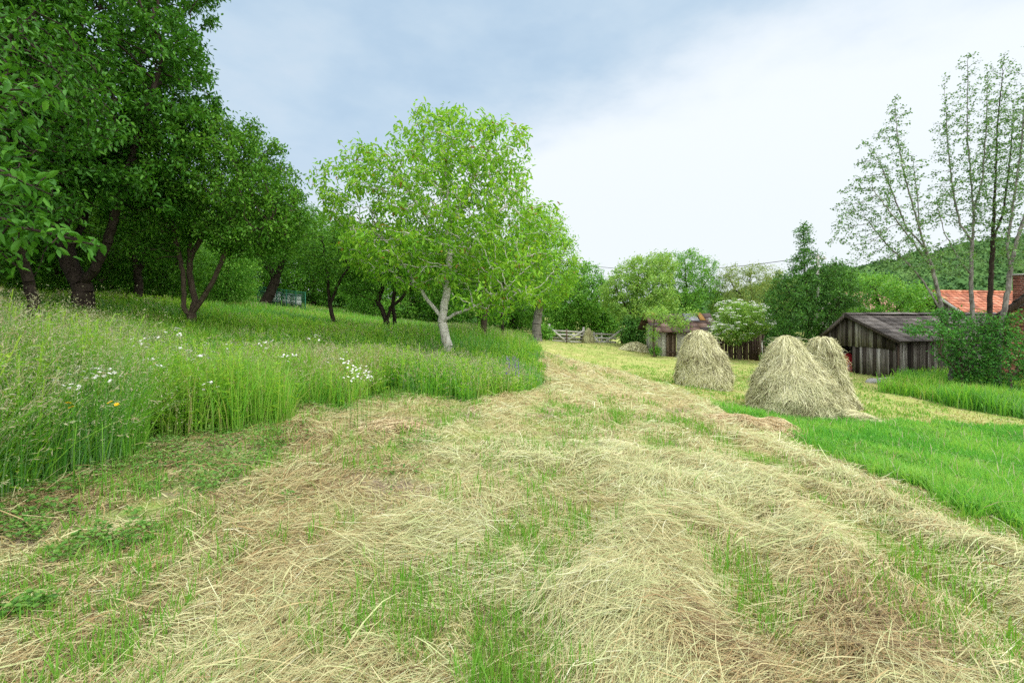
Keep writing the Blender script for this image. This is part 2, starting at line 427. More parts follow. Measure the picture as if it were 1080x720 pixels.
# ------------------------------------------------------------------ the ground
def ground_material():
    m, nt = new_mat('mown_field_soil'); L = nt.links
    geo = N_(nt, 'ShaderNodeNewGeometry')

    def noise(sc, det=6, ro=.6, stretch=None):
        n = N_(nt, 'ShaderNodeTexNoise'); n.inputs['Scale'].default_value = sc; n.inputs['Detail'].default_value = det; n.inputs['Roughness'].default_value = ro
        if stretch:
            mp = N_(nt, 'ShaderNodeMapping'); mp.inputs['Scale'].default_value = stretch; mp.inputs['Rotation'].default_value = (0, 0, .5)
            L.new(geo.outputs['Position'], mp.inputs[0]); L.new(mp.outputs[0], n.inputs['Vector'])
        else:
            L.new(geo.outputs['Position'], n.inputs['Vector'])
        return n.outputs['Fac']

    def mix(f, a, b):
        x = N_(nt, 'ShaderNodeMix', data_type='RGBA'); L.new(f, x.inputs[0]); L.new(a, x.inputs[6]); L.new(b, x.inputs[7]); return x.outputs[2]

    def attr(n):
        return N_(nt, 'ShaderNodeAttribute', attribute_name=n).outputs['Fac']

    soil = ramp(nt, [(.28, (.09, .07, .05)), (.5, (.21, .165, .115)), (.75, (.36, .29, .20))], noise(38))
    straw = ramp(nt, [(.25, (.16, .12, .055)), (.5, (.40, .34, .165)), (.75, (.55, .49, .27))], noise(60, 6, .7, (1, .22, 1)))
    green = ramp(nt, [(.25, (.10, .19, .035)), (.5, (.20, .30, .06)), (.75, (.38, .38, .13))], noise(30, 6, .7))
    field = ramp(nt, [(.25, (.13, .25, .04)), (.42, (.25, .32, .075)), (.56, (.36, .36, .125)), (.76, (.50, .44, .21))], noise(2.2, 9, .72, (1, .55, 1)))
    patch = ramp(nt, [(.4, (0, 0, 0)), (.6, (1, 1, 1))], noise(1.1, 5, .65))
    c = mix(patch, soil, green)
    c = mix(attr('field'), c, field)
    hayf = N_(nt, 'ShaderNodeMath', operation='MULTIPLY_ADD', use_clamp=True)
    L.new(attr('hay'), hayf.inputs[0]); hayf.inputs[1].default_value = 1.6; hayf.inputs[2].default_value = -.25
    c = mix(hayf.outputs[0], c, straw)
    turf = ramp(nt, [(.3, (.03, .09, .018)), (.7, (.08, .19, .035))], noise(12))
    c = mix(attr('turf'), c, turf)
    p = N_(nt, 'ShaderNodeBsdfPrincipled'); p.inputs['Roughness'].default_value = .95; p.inputs['Specular IOR Level'].default_value = .1
    L.new(c, p.inputs['Base Color'])
    b = N_(nt, 'ShaderNodeBump'); b.inputs['Strength'].default_value = .7; b.inputs['Distance'].default_value = .03
    L.new(noise(24, 8, .7), b.inputs['Height']); L.new(b.outputs[0], p.inputs['Normal'])
    o = N_(nt, 'ShaderNodeOutputMaterial'); L.new(p.outputs[0], o.inputs[0])
    return m


def axis(lo, hi, fine, flo, fhi, g=1.09):
    a = list(np.arange(flo, fhi + fine / 2, fine)); s = fine
    x = a[-1]
    while x < hi: s *= g; x += s; a.append(x)
    s = fine; x = a[0]; left = []
    while x > lo: s *= g; x -= s; left.append(x)
    return np.array(left[::-1] + a)


gx = axis(-340, 340, .075, -7, 9, 1.05); gy = axis(-30, 330, .075, 1.2, 14, 1.045)
GX, GY = np.meshgrid(gx, gy)
_h = hayfield(GX, GY)
GZ = zs(GX, GY, _h)
nx, ny = len(gx), len(gy)
idx = (np.arange(ny - 1)[:, None] * nx + np.arange(nx - 1)[None])
gq = np.stack([idx, idx + 1, idx + nx + 1, idx + nx], -1).reshape(-1, 4)
_mead = m_meadow(GX, GY) | m_lawn(GX, GY) | m_verge(GX, GY)
fieldmask = sstep(9, 17, GY + .35 * np.abs(GX - 2) + 2 * (fbm(GX * .6, GY * .6, 41) - .5)) * (1 - .0 * _h)
gme = mesh_from('ground', np.stack([GX, GY, GZ], -1).reshape(-1, 3), gq, None,
                {'hay': _h.ravel(), 'turf': _mead.ravel().astype(float), 'field': fieldmask.ravel()}, True)
tag(link('ground', gme, ground_material()), kind='structure')
print('ground', len(GX.ravel()))


# ------------------------------------------------------------------ scattering
def scatter(n, y0, y1, p0, p1, power=0.0):
    """random ground points, thinning out with distance"""
    u = rng.uniform(0, 1, n)
    if power == 0: Y = y0 * (y1 / y0) ** u
    else: Y = (y0 ** power + u * (y1 ** power - y0 ** power)) ** (1 / power)
    px = rng.uniform(p0, p1, n)
    return (px - CX) / F * Y, Y


def stuff(name, parts, mat, label, cat):
    v = []; q = []; r = []; n = 0
    for V, Q, R in parts:
        v.append(V); q.append(Q + n); r.append(R); n += len(V)
    me = mesh_from(name, np.concatenate(v), np.concatenate(q), None, {'rnd': np.concatenate(r)})
    print(name, len(me.polygons))
    return tag(link(name, me, mat), label, cat, None, 'stuff')


# --- cut hay
def hay_strands(n, y0, y1, p0, p1, power, wmul=1.0, bias=0.0, thr=0.0):
    x, y = scatter(n, y0, y1, p0, p1, power)
    d = hayfield(x, y)
    k = (rng.uniform(0, 1, n) < np.clip(d * 1.2 - .16 + bias, 0.015, 1)) & (~m_meadow(x, y)) & (d > thr) & ((~m_lawn(x, y)) | (rng.uniform(0, 1, n) < .02))
    x, y, d = x[k], y[k], d[k]; n = len(x)
    dist = np.hypot(x, y)
    ln = rng.gamma(3, .066, n).clip(.03, .55)
    cs = .42 + .05 * dist.mean() * 0
    ci = np.floor(x / cs + rng.normal(0, .35, n)); cj = np.floor(y / cs + rng.normal(0, .35, n))
    hd = .45 + 1.5 * (fbm(x * .45, y * .45, 51) - .5) + 2.0 * (_hash(ci, cj, 53) - .5) + rng.normal(0, .45, n)
    bend = rng.normal(0, .7, n); rise = rng.normal(0, .13, n) + .02
    t = np.linspace(-.5, .5, 5)[None]
    ang = hd[:, None] + bend[:, None] * t
    step = ln[:, None] / 4
    cx = np.cumsum(np.cos(ang) * step, 1); cy = np.cumsum(np.sin(ang) * step, 1)
    Px = x[:, None] + cx - cx.mean(1, keepdims=True); Py = y[:, None] + cy - cy.mean(1, keepdims=True)
    g = zs(Px.ravel(), Py.ravel()).reshape(Px.shape)
    lift = rng.uniform(0, 1, n) ** 1.6 * (.01 + .06 * d)
    arch = rng.uniform(-.03, .045, n) * (ln / .35)
    Pz = np.maximum(g + .004, g * .6 + .4 * g.mean(1, keepdims=True) + lift[:, None] + rise[:, None] * t * ln[:, None] * 2 + arch[:, None] * (1 - 4 * t ** 2))
    P = np.stack([Px, Py, Pz], -1)
    w = (.0004 + .00026 * dist) * (.5 + rng.gamma(2, .3, n)) * wmul
    W = w[:, None] * np.array([.7, 1, 1, .9, .35])[None]
    a = hd + np.pi / 2
    tw = rng.normal(0, .5, n)
    S = np.stack([np.cos(a) * np.cos(tw), np.sin(a) * np.cos(tw), np.sin(tw)], -1)
    V, Q = ribbons(P, W, S)
    reg = fbm(x * .55, y * .45, 61)
    left = sstep(.3, -2.5, x)
    brown = sstep(.64, .80, reg + .42 * left - .09 * (1 - left))
    cl_ = _hash(ci, cj, 54) + .6 * (_hash(np.floor(x / .9 + rng.normal(0, .15, n)), np.floor(y / .9 + rng.normal(0, .15, n)), 55) - .5)
    r = np.clip(rng.normal(.57, .20, n) + .32 * (cl_ - .5) - .42 * brown * rng.uniform(.4, 1.1, n), 0, 1)
    return V, Q, np.repeat(r, 10)


stuff('cut_hay', [hay_strands(240000, 1.5, 6, -40, 1120, 0), hay_strands(200000, 4.5, 24, -20, 1120, 0, 1.15)], M['hay'],
      'pale straw coloured cut hay lying in loose windrows over the mown ground', 'hay')


# --- chopped straw and dead bits over all the mown ground
x, y = scatter(170000, 1.5, 20, -40, 1120, 0)
k = (~m_meadow(x, y)) & (~m_lawn(x, y)) & (rng.uniform(0, 1, len(x)) < .35 + 1.1 * (fbm(x * 1.7, y * 1.7, 57) - .3)); x, y = x[k], y[k]; n = len(x)
dist = np.hypot(x, y); ln = rng.gamma(3, .022, n).clip(.02, .22); hd = rng.uniform(0, np.pi, n); t = np.linspace(-.5, .5, 3)[None]
P = np.stack([x[:, None] + np.cos(hd)[:, None] * t * ln[:, None], y[:, None] + np.sin(hd)[:, None] * t * ln[:, None], np.zeros((n, 3))], -1)
P[..., 2] = zs(P[..., 0], P[..., 1]) + .006 + rng.uniform(0, .02, n)[:, None] + rng.normal(0, .12, n)[:, None] * t * ln[:, None]
P[..., 2] = np.maximum(P[..., 2], zs(P[..., 0], P[..., 1]) + .003)
V, Q = ribbons(P, ((.0007 + .0004 * dist) * rng.uniform(.6, 1.6, n))[:, None] * np.array([.7, 1, .5])[None], norm(np.stack([-np.sin(hd), np.cos(hd), rng.normal(0, .3, n)], -1)))
stuff('straw_litter', [(V, Q, np.repeat(np.clip(rng.normal(.36, .26, n), 0, 1), 6))], M['hay'], 'short broken straw bits and dead stalks littering the mown soil', 'straw')

# --- sparse dead stalks lie everywhere on the mown ground; stubble and fresh tufts between the windrows
def short_blades(n, y0, y1, p0, p1, power, hlo, hhi, test, w0=.0012, wk=.00042, lean=.35, curl=.35):
    x, y = scatter(n, y0, y1, p0, p1, power)
    k = test(x, y); x, y = x[k], y[k]; n = len(x)
    dist = np.hypot(x, y)
    h = rng.uniform(hlo, hhi, n) * (.5 + 1.1 * fbm(x * 1.2, y * 1.2, 71))
    P, W, S = blades(x, y, zs(x, y) - .01, h, (w0 + wk * dist) * rng.uniform(.7, 1.4, n), np.abs(rng.normal(0, lean, n)), rng.normal(0, curl, n))
    V, Q = ribbons(P, W, S)
    return x, y, V, Q, n


def t_stub(x, y):
    d = hayfield(x, y)
    return (~m_meadow(x, y)) & (~m_lawn(x, y)) & (~m_verge(x, y)) & (rng.uniform(0, 1, len(x)) < (1 - .65 * sstep(0, -1.6, x) * (y < 7)) * (1.05 - d * 1.05) * (.25 + 1.1 * fbm(x * 1.1, y * 1.1, 73)))


def t_tuft(x, y):
    d = hayfield(x, y); f = fbm(x * 2.2, y * 1.5, 75) + .3 * fbm(x * 7, y * 7, 76) - .12
    return (~m_meadow(x, y)) & (~m_lawn(x, y)) & (f > .50 + .10 * sstep(.2, -1.2, x) * (y < 8)) & (rng.uniform(0, 1, len(x)) < 1.1 - d * 1.1)


parts = []
for a in [(70000, 1.5, 8, -40, 1120, 0, .03, .08), (60000, 7, 36, 380, 1130, 0, .04, .08)]:
    x, y, V, Q, n = short_blades(*a, t_stub)
    g = fbm(x * .9, y * .6, 77)
    parts.append((V, Q, np.repeat(np.clip(rng.normal(.45, .28, n) + (g - .5) * 1.4, 0, 1), 8)))
stuff('stubble_grass', parts, M['stub'], 'short yellowish green stubble on the mown field', 'grass')
parts = []
for a in [(60000, 1.5, 9, -40, 1120, 0, .06, .16), (40000, 8, 22, 380, 1000, 0, .05, .12)]:
    x, y, V, Q, n = short_blades(*a, t_tuft, .0016, .0004, .25, .3)
    parts.append((V, Q, np.repeat(np.clip(rng.normal(.5, .25, n), 0, 1), 8)))
stuff('grass_tufts', parts, M['tuft'], 'bright green young grass tufts growing between the rows of cut hay', 'grass')
x, y, V, Q, n = short_blades(150000, 3.2, 15, 700, 1180, 0, .09, .19, m_lawn, .0016, .0005, .3, .35)
stuff('lawn_grass', [(V, Q, np.repeat(np.clip(rng.normal(.45, .24, n) + (fbm(x * 1.1, y * 1.1, 79) - .5) * 1.5, 0, 1), 8))], M['lawn'],
      'vivid green uncut grass patch on the right of the hay', 'grass')

x, y = scatter(30000, 3.2, 14, 720, 1160, 0); k = m_lawn(x, y) & (fbm(x * 1.6, y * 1.6, 80) > .50); x, y = x[k], y[k]; n = len(x)
V, Q = leaf_quads(np.stack([x, y, zs(x, y) + rng.uniform(.05, .15, n)], -1), np.stack([rng.normal(0, 1, n), rng.normal(0, 1, n), rng.normal(.2, .3, n)], -1), norm(np.stack([rng.normal(0, .4, n), rng.normal(0, .4, n), np.ones(n)], -1)), rng.uniform(.025, .05, n), rng.uniform(.018, .04, n), True)
stuff('clover', [(V, Q, np.repeat(rng.uniform(0, 1, n), 6))], M['clover'], 'darker clover patches in the vivid green grass on the right', 'clover')
x, y, V, Q, n = short_blades(1300, 3.2, 14, 720, 1160, 0, .18, .30, m_lawn, .0012, .0004, .3, .4)
stuff('pale_grass_stems', [(V, Q, np.repeat(rng.uniform(0, 1, n), 8))], M['seed'], 'thin pale stems standing above the vivid green grass on the right', 'grass')

# low broad leaved plants on the cut ground at the foot of the tall grass
x, y = scatter(60000, 2.2, 10, -20, 560, 0)
k = (~m_meadow(x, y)) & (.6 * fbm(x * 1.1, y * 1.1, 81) + .4 * fbm(x * 4, y * 4, 82) + .2 * sstep(-1.0, -3.5, x - .15 * (y - 4)) > .63) & (x < -.8 - .0 * y) & (hayfield(x, y) < .6)
x, y = x[k], y[k]; n = len(x)
p = np.stack([x, y, zs(x, y) + rng.uniform(.01, .09, n)], -1)
a = np.stack([rng.normal(0, 1, n), rng.normal(0, 1, n), rng.normal(.15, .3, n)], -1)
nn = norm(np.stack([rng.normal(0, .4, n), rng.normal(0, .4, n), np.ones(n)], -1))
V, Q = leaf_quads(p, a, nn, rng.uniform(.018, .045, n), rng.uniform(.010, .03, n), True)
stuff('low_weeds', [(V, Q, np.repeat(rng.uniform(0, 1, n), 6))], M['clover'], 'low broad leaved weeds creeping over the cut ground beside the tall grass', 'weeds')


# --- tall meadow
def mh(x, y):
    h = .42 + .26 * (1 - sstep(8, 11, y)) - .22 * sstep(-2.5, -5.5, x) * sstep(5, 7.5, y) + .56 * sstep(-1.2, -3.0, x + .12 * (y - 5)) * (1 - .92 * sstep(3.9, 7.6, y + .2 * np.maximum(-x - 3.5, 0)))
    e = .60 + .40 / 3 * (m_meadow(x + .16, y - .12).astype(float) + m_meadow(x + .4, y - .3) + m_meadow(x + .75, y - .5))
    return 1.04 * h * (.15 + .85 * e) * (.62 + .45 * fbm(x * .8, y * .8, 83) + .5 * fbm(x * 2.4, y * 2.4, 84))


def tall(n, y0, y1, p0, p1, power, K=5, test=m_meadow, hf=mh, w0=.0016, wk=.00048):
    x, y = scatter(n, y0, y1, p0, p1, power)
    k = test(x, y); x, y = x[k], y[k]; n = len(x)
    dist = np.hypot(x, y)
    h = hf(x, y) * rng.uniform(.55, 1.15, n)
    wind = .3 + rng.normal(0, 1.9, n)
    P, W, S = blades(x, y, zs(x, y, 0 * x) - .02, h, (w0 + wk * dist) * rng.uniform(.6, 1.5, n), np.abs(rng.normal(.03, .15, n)), rng.normal(.10, .36, n), K, wind)
    return x, y, h, P, W, S


parts = []; sv = []; ns = 0
for a in [(150000, 2.2, 12, -160, 640, 0), (110000, 9, 42, -120, 640, 0)]:
    x, y, h, P, W, S = tall(*a)
    n = len(x)
    V, Q = ribbons(P, W, S)
    tone = fbm(x * .7, y * .7, 85)
    r = np.clip(rng.normal(.52, .22, n) + (tone - .5) * 1.1, 0, 1)
    parts.append((V, Q, np.repeat(r, 10)))
    dd_ = np.hypot(x, y)
    # seed heads on part of the stems
    hp = fbm(x * .55, y * .55, 87)
    k = (rng.uniform(0, 1, n) < .30 * sstep(.45, .65, hp) + .03) & (h > .3)
    tip = P[k, -1]; dr = norm(P[k, -1] - P[k, -2]); m = k.sum(); dd = np.hypot(x[k], y[k])
    for j in range(7):
        b = tip - dr * rng.uniform(-.02, .16, m)[:, None]
        ax = norm(dr + rng.normal(0, .45, (m, 3)))
        V2, Q2 = leaf_quads(b, ax, norm(rng.normal(0, 1, (m, 3))), rng.uniform(.03, .06, m), (.003 + .0007 * dd) * rng.uniform(.7, 1.4, m))
        sv.append((V2, Q2, np.repeat(np.clip(rng.normal(.45, .3, m), 0, 1), 4)))
    k = (rng.uniform(0, 1, n) < .30 * sstep(.50, .66, fbm(x * .6 + 7, y * .6, 88)) + .01) & (h > .35) & (dd_ < 11)
    tip = P[k, -1] + np.array([0, 0, .06]); m = k.sum(); dd = dd_[k]
    for j in range(16):
        o = rng.normal(0, 1, (m, 3)) * np.array([.035, .035, .085])
        V2, Q2 = leaf_quads(tip + o, rng.normal(0, 1, (m, 3)) + [0, 0, .6], norm(rng.normal(0, 1, (m, 3))), rng.uniform(.010, .022, m) + .0012 * dd, (.0022 + .00045 * dd) * rng.uniform(.7, 1.3, m))
        sv.append((V2, Q2, np.repeat(np.clip(rng.normal(.55, .25, m), 0, 1), 4)))
stuff('meadow_grass', parts, M['meadow'], 'tall uncut meadow grass under the orchard trees on the left', 'grass')
stuff('grass_seed_heads', sv, M['seed'], 'feathery tan seed heads on the tall meadow grass', 'grass')

# leafy weed stalks in the meadow
x, y = scatter(13000, 2.4, 16, -100, 600, 0)
k = m_meadow(x, y) & (fbm(x * .9, y * .9, 89) > .44); x, y = x[k], y[k]; n = len(x)
h = mh(x, y) * rng.uniform(.75, 1.22, n)
head = rng.uniform(0, 6.28, n); lean = np.abs(rng.normal(0, .10, n)); dist = np.hypot(x, y)
P, W, S = blades(x, y, zs(x, y, 0 * x), h, .0022 + .0004 * dist, lean, rng.normal(.03, .08, n), 5, head)
W = W * 0 + (.0022 + .0004 * dist)[:, None]
V, Q = ribbons(P, W, S); parts = [(V, Q, np.repeat(rng.uniform(0, .4, n), 10))]
for j in range(16):
    f = rng.uniform(.15, 1.0, n)
    i0 = np.minimum((f * 4).astype(int), 3); fr = (f * 4 - i0)[:, None]
    b = P[np.arange(n), i0] * (1 - fr) + P[np.arange(n), i0 + 1] * fr
    an = rng.uniform(0, 6.28, n)
    ax = np.stack([np.cos(an), np.sin(an), rng.uniform(-.1, .9, n)], -1)
    V2, Q2 = leaf_quads(b, ax, np.stack([-np.cos(an) * .3, -np.sin(an) * .3, np.ones(n)], -1), rng.uniform(.06, .15, n) * (1.15 - .75 * f), rng.uniform(.012, .026, n) * (1 + .04 * dist), True)
    parts.append((V2, Q2, np.repeat(np.clip(rng.normal(.4, .25, n), 0, 1), 6)))
stuff('leafy_weed_stalks', parts, M['weed'], 'leafy green weed stalks mixed into the tall meadow grass', 'weeds')

# rough grass strip in front of the barn
x, y, h, P, W, S = tall(42000, 11, 22, 900, 1180, 0, 5, m_verge, lambda x, y: .62 * (.6 + .8 * fbm(x * .9, y * .9, 91)), .002, .0006)
V, Q = ribbons(P, W, S)
stuff('verge_grass', [(V, Q, np.repeat(np.clip(rng.normal(.55, .2, len(x)) + 1.2 * (fbm(x * 1.2, y * 1.2, 92) - .5), 0, 1), 10))], M['meadow'], 'dense dark green rough grass strip in front of the old barn', 'grass')


# ------------------------------------------------------------------ trees
def colonize(nodes, parents, att, step, di, dk, iters, trop, jit=.25, maxch=3, rs=None):
    pos = [np.array(p, float) for p in nodes]; par = list(parents); nch = [0] * len(pos)
    for p in par:
        if p >= 0: nch[p] += 1
    A = att.copy(); PA = np.array(pos)
    D = np.full(len(A), 1e9); I = np.zeros(len(A), int)

    def upd(s):
        nonlocal D, I
        B = PA[s:]
        for c in range(0, len(A), 3000):
            d = np.linalg.norm(A[c:c + 3000, None] - B[None], axis=2)
            j = d.argmin(1); dm = d[np.arange(len(j)), j]
            b = dm < D[c:c + 3000]
            D[c:c + 3000][b] = dm[b]; I[c:c + 3000][b] = j[b] + s
    upd(0)
    for it in range(iters):
        if len(A) == 0: break
        act = D < di
        if not act.any(): di *= 1.5; continue
        ids = I[act]; v = norm(A[act] - PA[ids])
        u, inv = np.unique(ids, return_inverse=True)
        s = np.zeros((len(u), 3)); np.add.at(s, inv, v)
        s = norm(s) + np.array(trop)[None] + rs.normal(0, jit, s.shape)
        new = PA[u] + norm(s) * step
        st = len(pos)
        for k, pid in enumerate(u):
            if nch[pid] >= maxch: continue
            pos.append(new[k]); par.append(int(pid)); nch.append(0); nch[pid] += 1
        if len(pos) == st:
            keep = ~act
        else:
            PA = np.array(pos); upd(st)
            keep = D > dk
        sat = np.array([nch[i] >= maxch for i in I])
        keep &= ~(sat & (D < di))
        A = A[keep]; D = D[keep]; I = I[keep]
    return np.array(pos), np.array(par)


def branch_mesh(pos, par, rad, minr):
    """a tapered skin over the grown skeleton"""
    n = len(pos)
    d = np.zeros((n, 3)); d[1:] = 0
    for i in range(n):
        if par[i] >= 0: d[i] = pos[i] - pos[par[i]]
    roots = np.where(par < 0)[0]
    for i in roots:
        ch = np.where(par == i)[0]
        d[i] = (pos[ch[0]] - pos[i]) if len(ch) else (0, 0, 1)
    d = norm(d)
    ref = np.array([.83, .35, .11]); ref2 = np.array([.1, .9, .2])
    VV = []; QQ = []; off = 0
    for sides, lo, hi in ((10, .045, 9), (6, .018, .045), (4, .009, .018), (3, minr, .009)):
        e = np.where((par >= 0) & (rad >= lo) & (rad < hi))[0]
        if not len(e): continue
        p0 = pos[par[e]]; p1 = pos[e]; r1 = rad[e]; r0 = np.minimum(rad[par[e]], r1 * 1.22)
        d1 = d[e]; d0 = np.where((rad[par[e]] < r1 * 1.5)[:, None], norm(d[par[e]] + d1), d1)

        def fr(dd):
            u = np.cross(dd, ref); bad = np.linalg.norm(u, axis=1) < .2
            u[bad] = np.cross(dd[bad], ref2)
            u = norm(u); return u, np.cross(dd, u)
        th = np.arange(sides) / sides * 2 * np.pi; c = np.cos(th)[None, :, None]; s = np.sin(th)[None, :, None]
        u, w = fr(d0); R0 = p0[:, None] + r0[:, None, None] * (c * u[:, None] + s * w[:, None])
        d1n = norm(d1 + 0)
        u, w = fr(d1n); R1 = p1[:, None] + r1[:, None, None] * (c * u[:, None] + s * w[:, None])
        # meet the next piece with the same mean direction
        V = np.stack([R0, R1], 1).reshape(-1, 3)
        b = np.arange(len(e))[:, None] * 2 * sides; k = np.arange(sides)[None]; k2 = (k + 1) % sides
        q = np.stack([b + k, b + k2, b + sides + k2, b + sides + k], -1).reshape(-1, 4)
        VV.append(V); QQ.append(q + off); off += len(V)
    return np.concatenate(VV), np.concatenate(QQ)


def make_tree(name, label, base, stems, crown, nattr, step, rbase, leaf, leafmat, bark, seed, group=None, cat='tree', trop=(0, 0, .1), dk=1.6, droop=.25,
              six=False, tip=.006, jit=.25, spread=.22, shell=.0, maxch=3, flowers=None, iters=70, dens=None, minr=.003, lm=2, gap=.33):
    """base (px,py,Y); stems: poly-lines of (px,py,dY); crown: ellipsoids (px,py,rx,ry,dY,rdepth m); leaf (length, width, per node)"""
    rs = np.random.default_rng(seed)
    step = step * .66; nattr = int(nattr * 2.2); spread = spread * 1.5; leaf = (leaf[0], leaf[1], int(leaf[2] * lm))
    bx, by, bY = base
    B = at(bx, by, bY)
    B[2] = float(zs(B[0], B[1], np.zeros(()))) - .05
    nodes = []; par = []
    for si, st in enumerate(stems):
        pts = [at(p[0], p[1], bY + p[2]) for p in st]
        if si == 0: pts[0] = B.copy()
        pl = [pts[0]]
        for a, b in zip(pts[:-1], pts[1:]):
            m = max(1, int(round(np.linalg.norm(b - a) / step)))
            for k in range(1, m + 1):
                f = k / m; pl.append(a + (b - a) * f + rs.normal(0, step * .07, 3) * (k < m))
        if si == 0:
            prev = -1; go = pl
        else:
            P = np.array(nodes); prev = int(np.linalg.norm(P - pl[0], axis=1).argmin()); go = pl[1:]
        for p in go:
            nodes.append(p); par.append(prev); prev = len(nodes) - 1
    E = []
    for c in crown:
        cen = at(c[0], c[1], bY + c[4]); sc = (bY + c[4]) / F
        E.append((cen, np.array([c[2] * sc, c[5], c[3] * sc])))
    vol = np.array([np.prod(e[1]) for e in E]) ** .75; vol /= vol.sum()
    which = rs.choice(len(E), nattr, p=vol)
    u = norm(rs.normal(0, 1, (nattr, 3))) * (rs.uniform(shell ** 3, 1, nattr) ** (1 / 3))[:, None]
    att = np.array([E[w][0] for w in which]) + u * np.array([E[w][1] for w in which])
    # natural gaps: remove attractors in noisy pockets
    g = fbm(att[:, 0] * .9 + 9 * seed, att[:, 2] * .9 + att[:, 1] * .7, seed)
    att = att[(g > gap)]
    att = att[att[:, 2] > zs(att[:, 0], att[:, 1], 0 * att[:, 0]) + .12]
    pos, par = colonize(nodes, par, att, step, 6 * step, dk * step, iters, trop, jit, maxch, rs)
    n = len(pos)
    r = np.zeros(n); tips = np.zeros(n, int); nch = np.zeros(n, int)
    acc = np.zeros(n)
    for i in range(n - 1, -1, -1):
        if nch[i] == 0: acc[i] = tip ** 2.2; tips[i] = 1
        r[i] = acc[i] ** (1 / 2.2)
        p = par[i]
        if p >= 0: acc[p] += acc[i] * 1.02; nch[p] += 1; tips[p] += tips[i]
    e = math.log(rbase / tip) / math.log(max(r[0] / tip, 1.01))
    r = tip * (r / tip) ** e
    # root flare
    hgt = np.linalg.norm(pos - pos[0], axis=1)
    r = r * (1 + .30 * np.exp(-hgt / .25) * (r > rbase * .6))
    root = thing(name, label, cat, B, group)
    V, Q = branch_mesh(pos - B, par, r, minr)
    tr = link('trunk', mesh_from('trunk', V, Q, None, {'rnd': np.full(len(V), rs.uniform())}, True), BARK[bark], root)
    # leaves along the thin outer twigs
    tw = np.where((tips <= 3) & (hgt > .3))[0]
    Ln, Wn, per = leaf
    ii = np.repeat(tw, per); m = len(ii)
    dirn = norm(pos[ii] - pos[np.maximum(par[ii], 0)])
    f = rs.uniform(-.3, 1.05, m)[:, None]
    b = pos[ii] - dirn * step * (1 - f) + rs.normal(0, spread * step * 1.2, (m, 3))
    outw = norm(rs.normal(0, 1, (m, 3)) + .5 * dirn)
    ax = outw + np.array([0, 0, -droop])
    nn = norm(rs.normal(0, .55, (m, 3)) + np.array([0, 0, 1.0]))
    V, Q = leaf_quads(b - B, ax, nn, Ln * rs.uniform(.6, 1.25, m), Wn * rs.uniform(.65, 1.2, m), six)
    cl = rs.uniform(-.22, .22, n)[ii]
    q = np.clip(rs.normal(.5, .2, m) + cl, 0, 1)
    link('crown', mesh_from('crown', V, Q, None, {'rnd': np.repeat(q, 6 if six else 4)}), LEAF[leafmat], root)
    if flowers:
        # flat white flower heads on the outer shell of the bush
        c0 = pos[tw].mean(0); od = np.linalg.norm(pos[tw] - c0, axis=1)
        sel = tw[np.argsort(-(od + rs.uniform(0, .5, len(tw))))[:flowers]]
        fv = []; fq = []; o = 0
        for s in sel:
            c = pos[s] - B + norm((pos[s] - c0)[None])[0] * .10 + np.array([0, 0, .06])
            k = 26; a = rs.uniform(0, 6.28, k); rr = .13 * np.sqrt(rs.uniform(0, 1, k)) * rs.uniform(.7, 1.2)
            pp = c + np.stack([np.cos(a) * rr, np.sin(a) * rr, .04 - rr * .25 + rs.normal(0, .008, k)], -1)
            v_, q_ = leaf_quads(pp, np.stack([rs.normal(0, 1, k), rs.normal(0, 1, k), rs.normal(0, .3, k)], -1), norm(np.stack([rs.normal(0, .5, k), rs.normal(-.4, .5, k), np.ones(k)], -1)), np.full(k, .045), np.full(k, .04))
            fv.append(v_); fq.append(q_ + o); o += len(v_)
        V = np.concatenate(fv)
        link('blossoms', mesh_from('blossoms', V, np.concatenate(fq), None, {'rnd': rs.uniform(0, 1, len(V))}), M['petal'], root)
    print(name, 'nodes', n, 'leaves', m)
    return root


# ------------------------------------------------------------------ the trees of the orchard
make_tree('walnut_tree', 'large bright green walnut tree with a pale whitish trunk in the tall grass', (474, 383, 13),
          [[(474, 383, 0), (471, 360, 0), (466, 340, 0), (471, 310, .1), (474, 270, .1), (474, 225, .15), (470, 180, .2), (464, 135, .2)],
           [(466, 340, 0), (478, 332, -.3), (505, 322, -.8), (540, 300, -1.2)],
           [(467, 335, 0), (452, 318, .3), (436, 296, .5), (415, 262, .6), (388, 238, .7)],
           [(472, 300, .1), (490, 270, -.2), (515, 235, -.4), (545, 205, -.4)],
           [(474, 262, .1), (455, 235, .3), (430, 200, .5), (405, 170, .6)],
           [(474, 240, .1), (492, 205, .2), (510, 165, .3)]],
          [(466, 172, 64, 56, 0, 1.9), (470, 215, 110, 62, 0, 2.5), (385, 205, 48, 55, .2, 1.5), (372, 178, 36, 26, .2, 1.0), (352, 196, 24, 32, .2, .8), (520, 165, 46, 42, 0, 1.4), (558, 215, 40, 50, -.2, 1.4), (572, 250, 26, 30, -.4, 1.0),
           (460, 262, 105, 42, -.4, 2.1), (540, 285, 52, 48, -.9, 1.4), (400, 262, 42, 34, 0, 1.4), (500, 312, 34, 20, -1.3, .8), (518, 328, 26, 12, -1.0, .5), (430, 292, 30, 16, -.6, .7), (478, 130, 38, 18, 0, 1.0), (585, 188, 9, 26, 0, .4)],
          2800, .18, .125, (.15, .062, 6), 'walnut', 'white', 3, lm=1.0, gap=.42, dk=1.5, droop=.5, six=True, tip=.0065, spread=.42, trop=(0, 0, .06))

